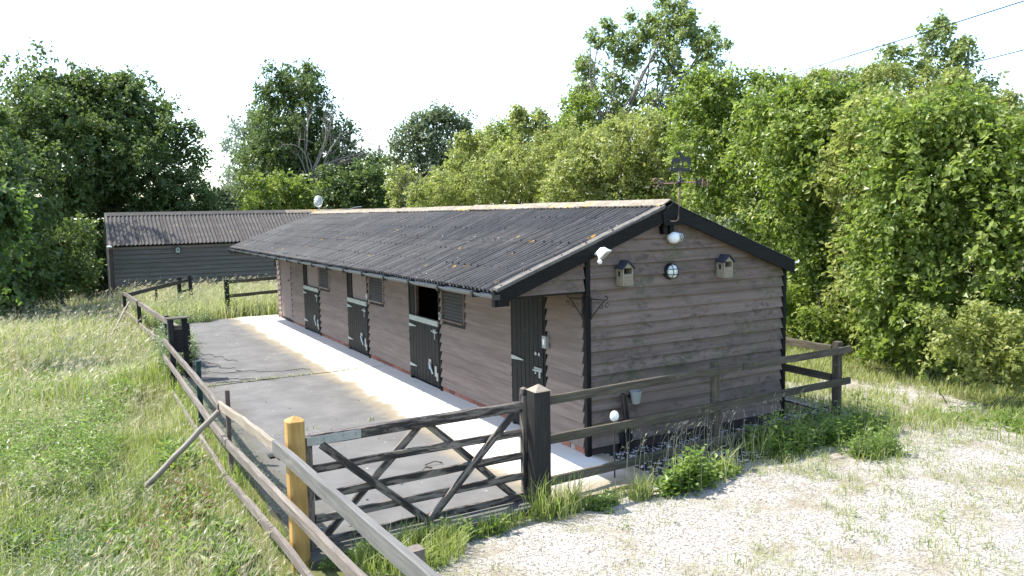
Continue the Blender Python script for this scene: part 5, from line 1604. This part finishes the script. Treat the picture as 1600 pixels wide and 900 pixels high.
clump('grass and leaves sprouting at the foot of the black gatepost', -1.30, -1.28, .24, .14, 12, .06, .22, .09, grassn=260, gh=.42, dry=.1)
clump('low leafy weeds right of the black gatepost', -.72, -1.28, .38, .12, 34, .05, .26, .075, grassn=140, gh=.2)
clump('leafy weeds along the gravel edge below the middle of the gate', -2.15, -1.27, .50, .10, 46, .05, .18, .09, grassn=420, gh=.2)
clump('bright grassy tuft below the hinge end of the gate', -2.95, -1.45, .42, .28, 30, .05, .16, .07, grassn=1200, gh=.26)
clump('tall tuft on the gravel between gatepost and fence weeds', -.28, -1.38, .10, .07, 8, .06, .22, .05, grassn=160, gh=.28, dry=.3)
# tall wisps in front of the gable
x = rg.uniform(-.2, 3.2, 90); y = -.9 + .11 * x + rg.normal(0, .12, 90)
tag(seed_grass('seeding_grass', x, y, .62, .010, .005, .2), kind='stuff')
# yard weeds in joints and along the left edge
x = np.concatenate([rg.uniform(-3.6, -.6, 240), rg.normal(-1.9, .12, 90), rg.uniform(-3.6, -1.5, 60)]); y = np.concatenate([6.96 + rg.normal(0, .015, 240), 12.21 + rg.normal(0, .05, 90), 3.1 + rg.normal(0, .012, 60)])
k = (vnoise(x, y, 2.2, 33) > .45)
x, y = x[k], y[k]
tag(blade_obj('joint_weeds', np.stack([x, y, np.zeros(len(x))], 1), .07 * (.3 + rg.random(len(x))), np.full(len(x), .012), np.clip(rg.normal(.6, .3, len(x)), 0, 1.4), rg.uniform(0, 6.28, len(x)), np.clip(rg.normal(.5, .25, len(x)), 0, 1), M['grass']), kind='stuff')
P0 = np.concatenate([np.stack([rg.normal(-3.66, .07, 170), rg.uniform(-.6, 7.5, 170), np.zeros(170)], 1)])
tag(weed_obj('edge_weeds', P0, rg.uniform(.06, .26, len(P0)), 12, .035, .5, 'weed_grey'), kind='stuff')
# runners and litter lying on the concrete
mb = MB()
for (a, b) in (((-3.3, 8.2), (-1.4, 7.3)), ((-3.4, 7.6), (-2.2, 6.9)), ((-3.2, 9.8), (-2.6, 8.0)), ((-2.3, .35), (-1.6, .75)), ((-3.3, 7.1), (-2.7, 7.0)), ((-3.0, 10.5), (-2.5, 9.2))):
    pts = []
    for k in range(12):
        t = k / 11
        pts.append((a[0] + (b[0] - a[0]) * t + random.gauss(0, .05), a[1] + (b[1] - a[1]) * t + random.gauss(0, .05), .012 + abs(random.gauss(0, .015))))
    mb.tube(pts, .007, 4)
for _ in range(60):
    x, y = random.uniform(-3.5, -1.2), random.uniform(-.8, 13)
    s_ = random.uniform(.005, .018)
    mb.ball((x, y, s_ * .3), s_, 5, 3, (1, .7, .4))
tag(mb.build('litter', M['bark']), kind='stuff')

# gravel stones and sparse gravel weeds
n = 34000
x = rg.uniform(-3.5, 8, n); y = rg.uniform(-7.5, 1.2, n)
k = gravel_keep(x, y) & (y > CAM[1] + .5)
x, y = x[k], y[k]; n = len(x)
s_ = .005 + .011 * rg.random(n) ** 3
tp = np.array([[1, 0, 0], [0, 1, 0], [-1, 0, 0], [0, -1, 0], [0, 0, .8], [0, 0, -.6]], float)
V = tp[None] * s_[:, None, None] * (.65 + .6 * rg.random((n, 6, 1)))
a = rg.uniform(0, 6.28, n); ca, sa = np.cos(a)[:, None], np.sin(a)[:, None]
V = np.stack([V[..., 0] * ca - V[..., 1] * sa, V[..., 0] * sa + V[..., 1] * ca, V[..., 2]], -1)
V += np.stack([x, y, hgt(x, y) + .016 + .012 * np.sin(x * 3.1 + y) * np.sin(y * 2.7)], 1)[:, None]
F = np.array([[0, 1, 4], [1, 2, 4], [2, 3, 4], [3, 0, 4], [1, 0, 5], [2, 1, 5], [3, 2, 5], [0, 3, 5]])
tag(mesh_np('gravel_stones', V.reshape(-1, 3), [(np.arange(n)[:, None, None] * 6 + F[None]).reshape(-1, 3)], M['stone']), kind='stuff')
x = rg.uniform(-3, 7.5, 44000); y = rg.uniform(-6, .8, 44000)
g = vnoise(x, y, 1.5, 21) * .6 + vnoise(x, y, 4.5, 22) * .4
k = gravel_keep(x, y) & (g > .51) & (rg.random(len(x)) < .35 + .6 * (x > .8))
x, y = x[k], y[k]; n = len(x)
tag(blade_obj('gravel_weeds', np.stack([x, y, hgt(x, y) + .01], 1), .075 * (.3 + 1.1 * rg.random(n)) * (.6 + .9 * vnoise(x, y, .9, 5)), np.full(n, .007), np.clip(rg.normal(.55, .3, n), 0, 1.3), rg.uniform(0, 6.28, n), np.clip(np.where(rg.random(n) < .5, rg.normal(.8, .15, n), rg.normal(.4, .18, n)), 0, 1), M['grass']), kind='stuff')
k = rg.random(n) < .035
P0 = np.stack([x[k], y[k], hgt(x[k], y[k]) + .01], 1)
tag(weed_obj('gravel_seedlings', P0, rg.uniform(.04, .20, len(P0)), 10, .035, .4, 'weed'), kind='stuff')
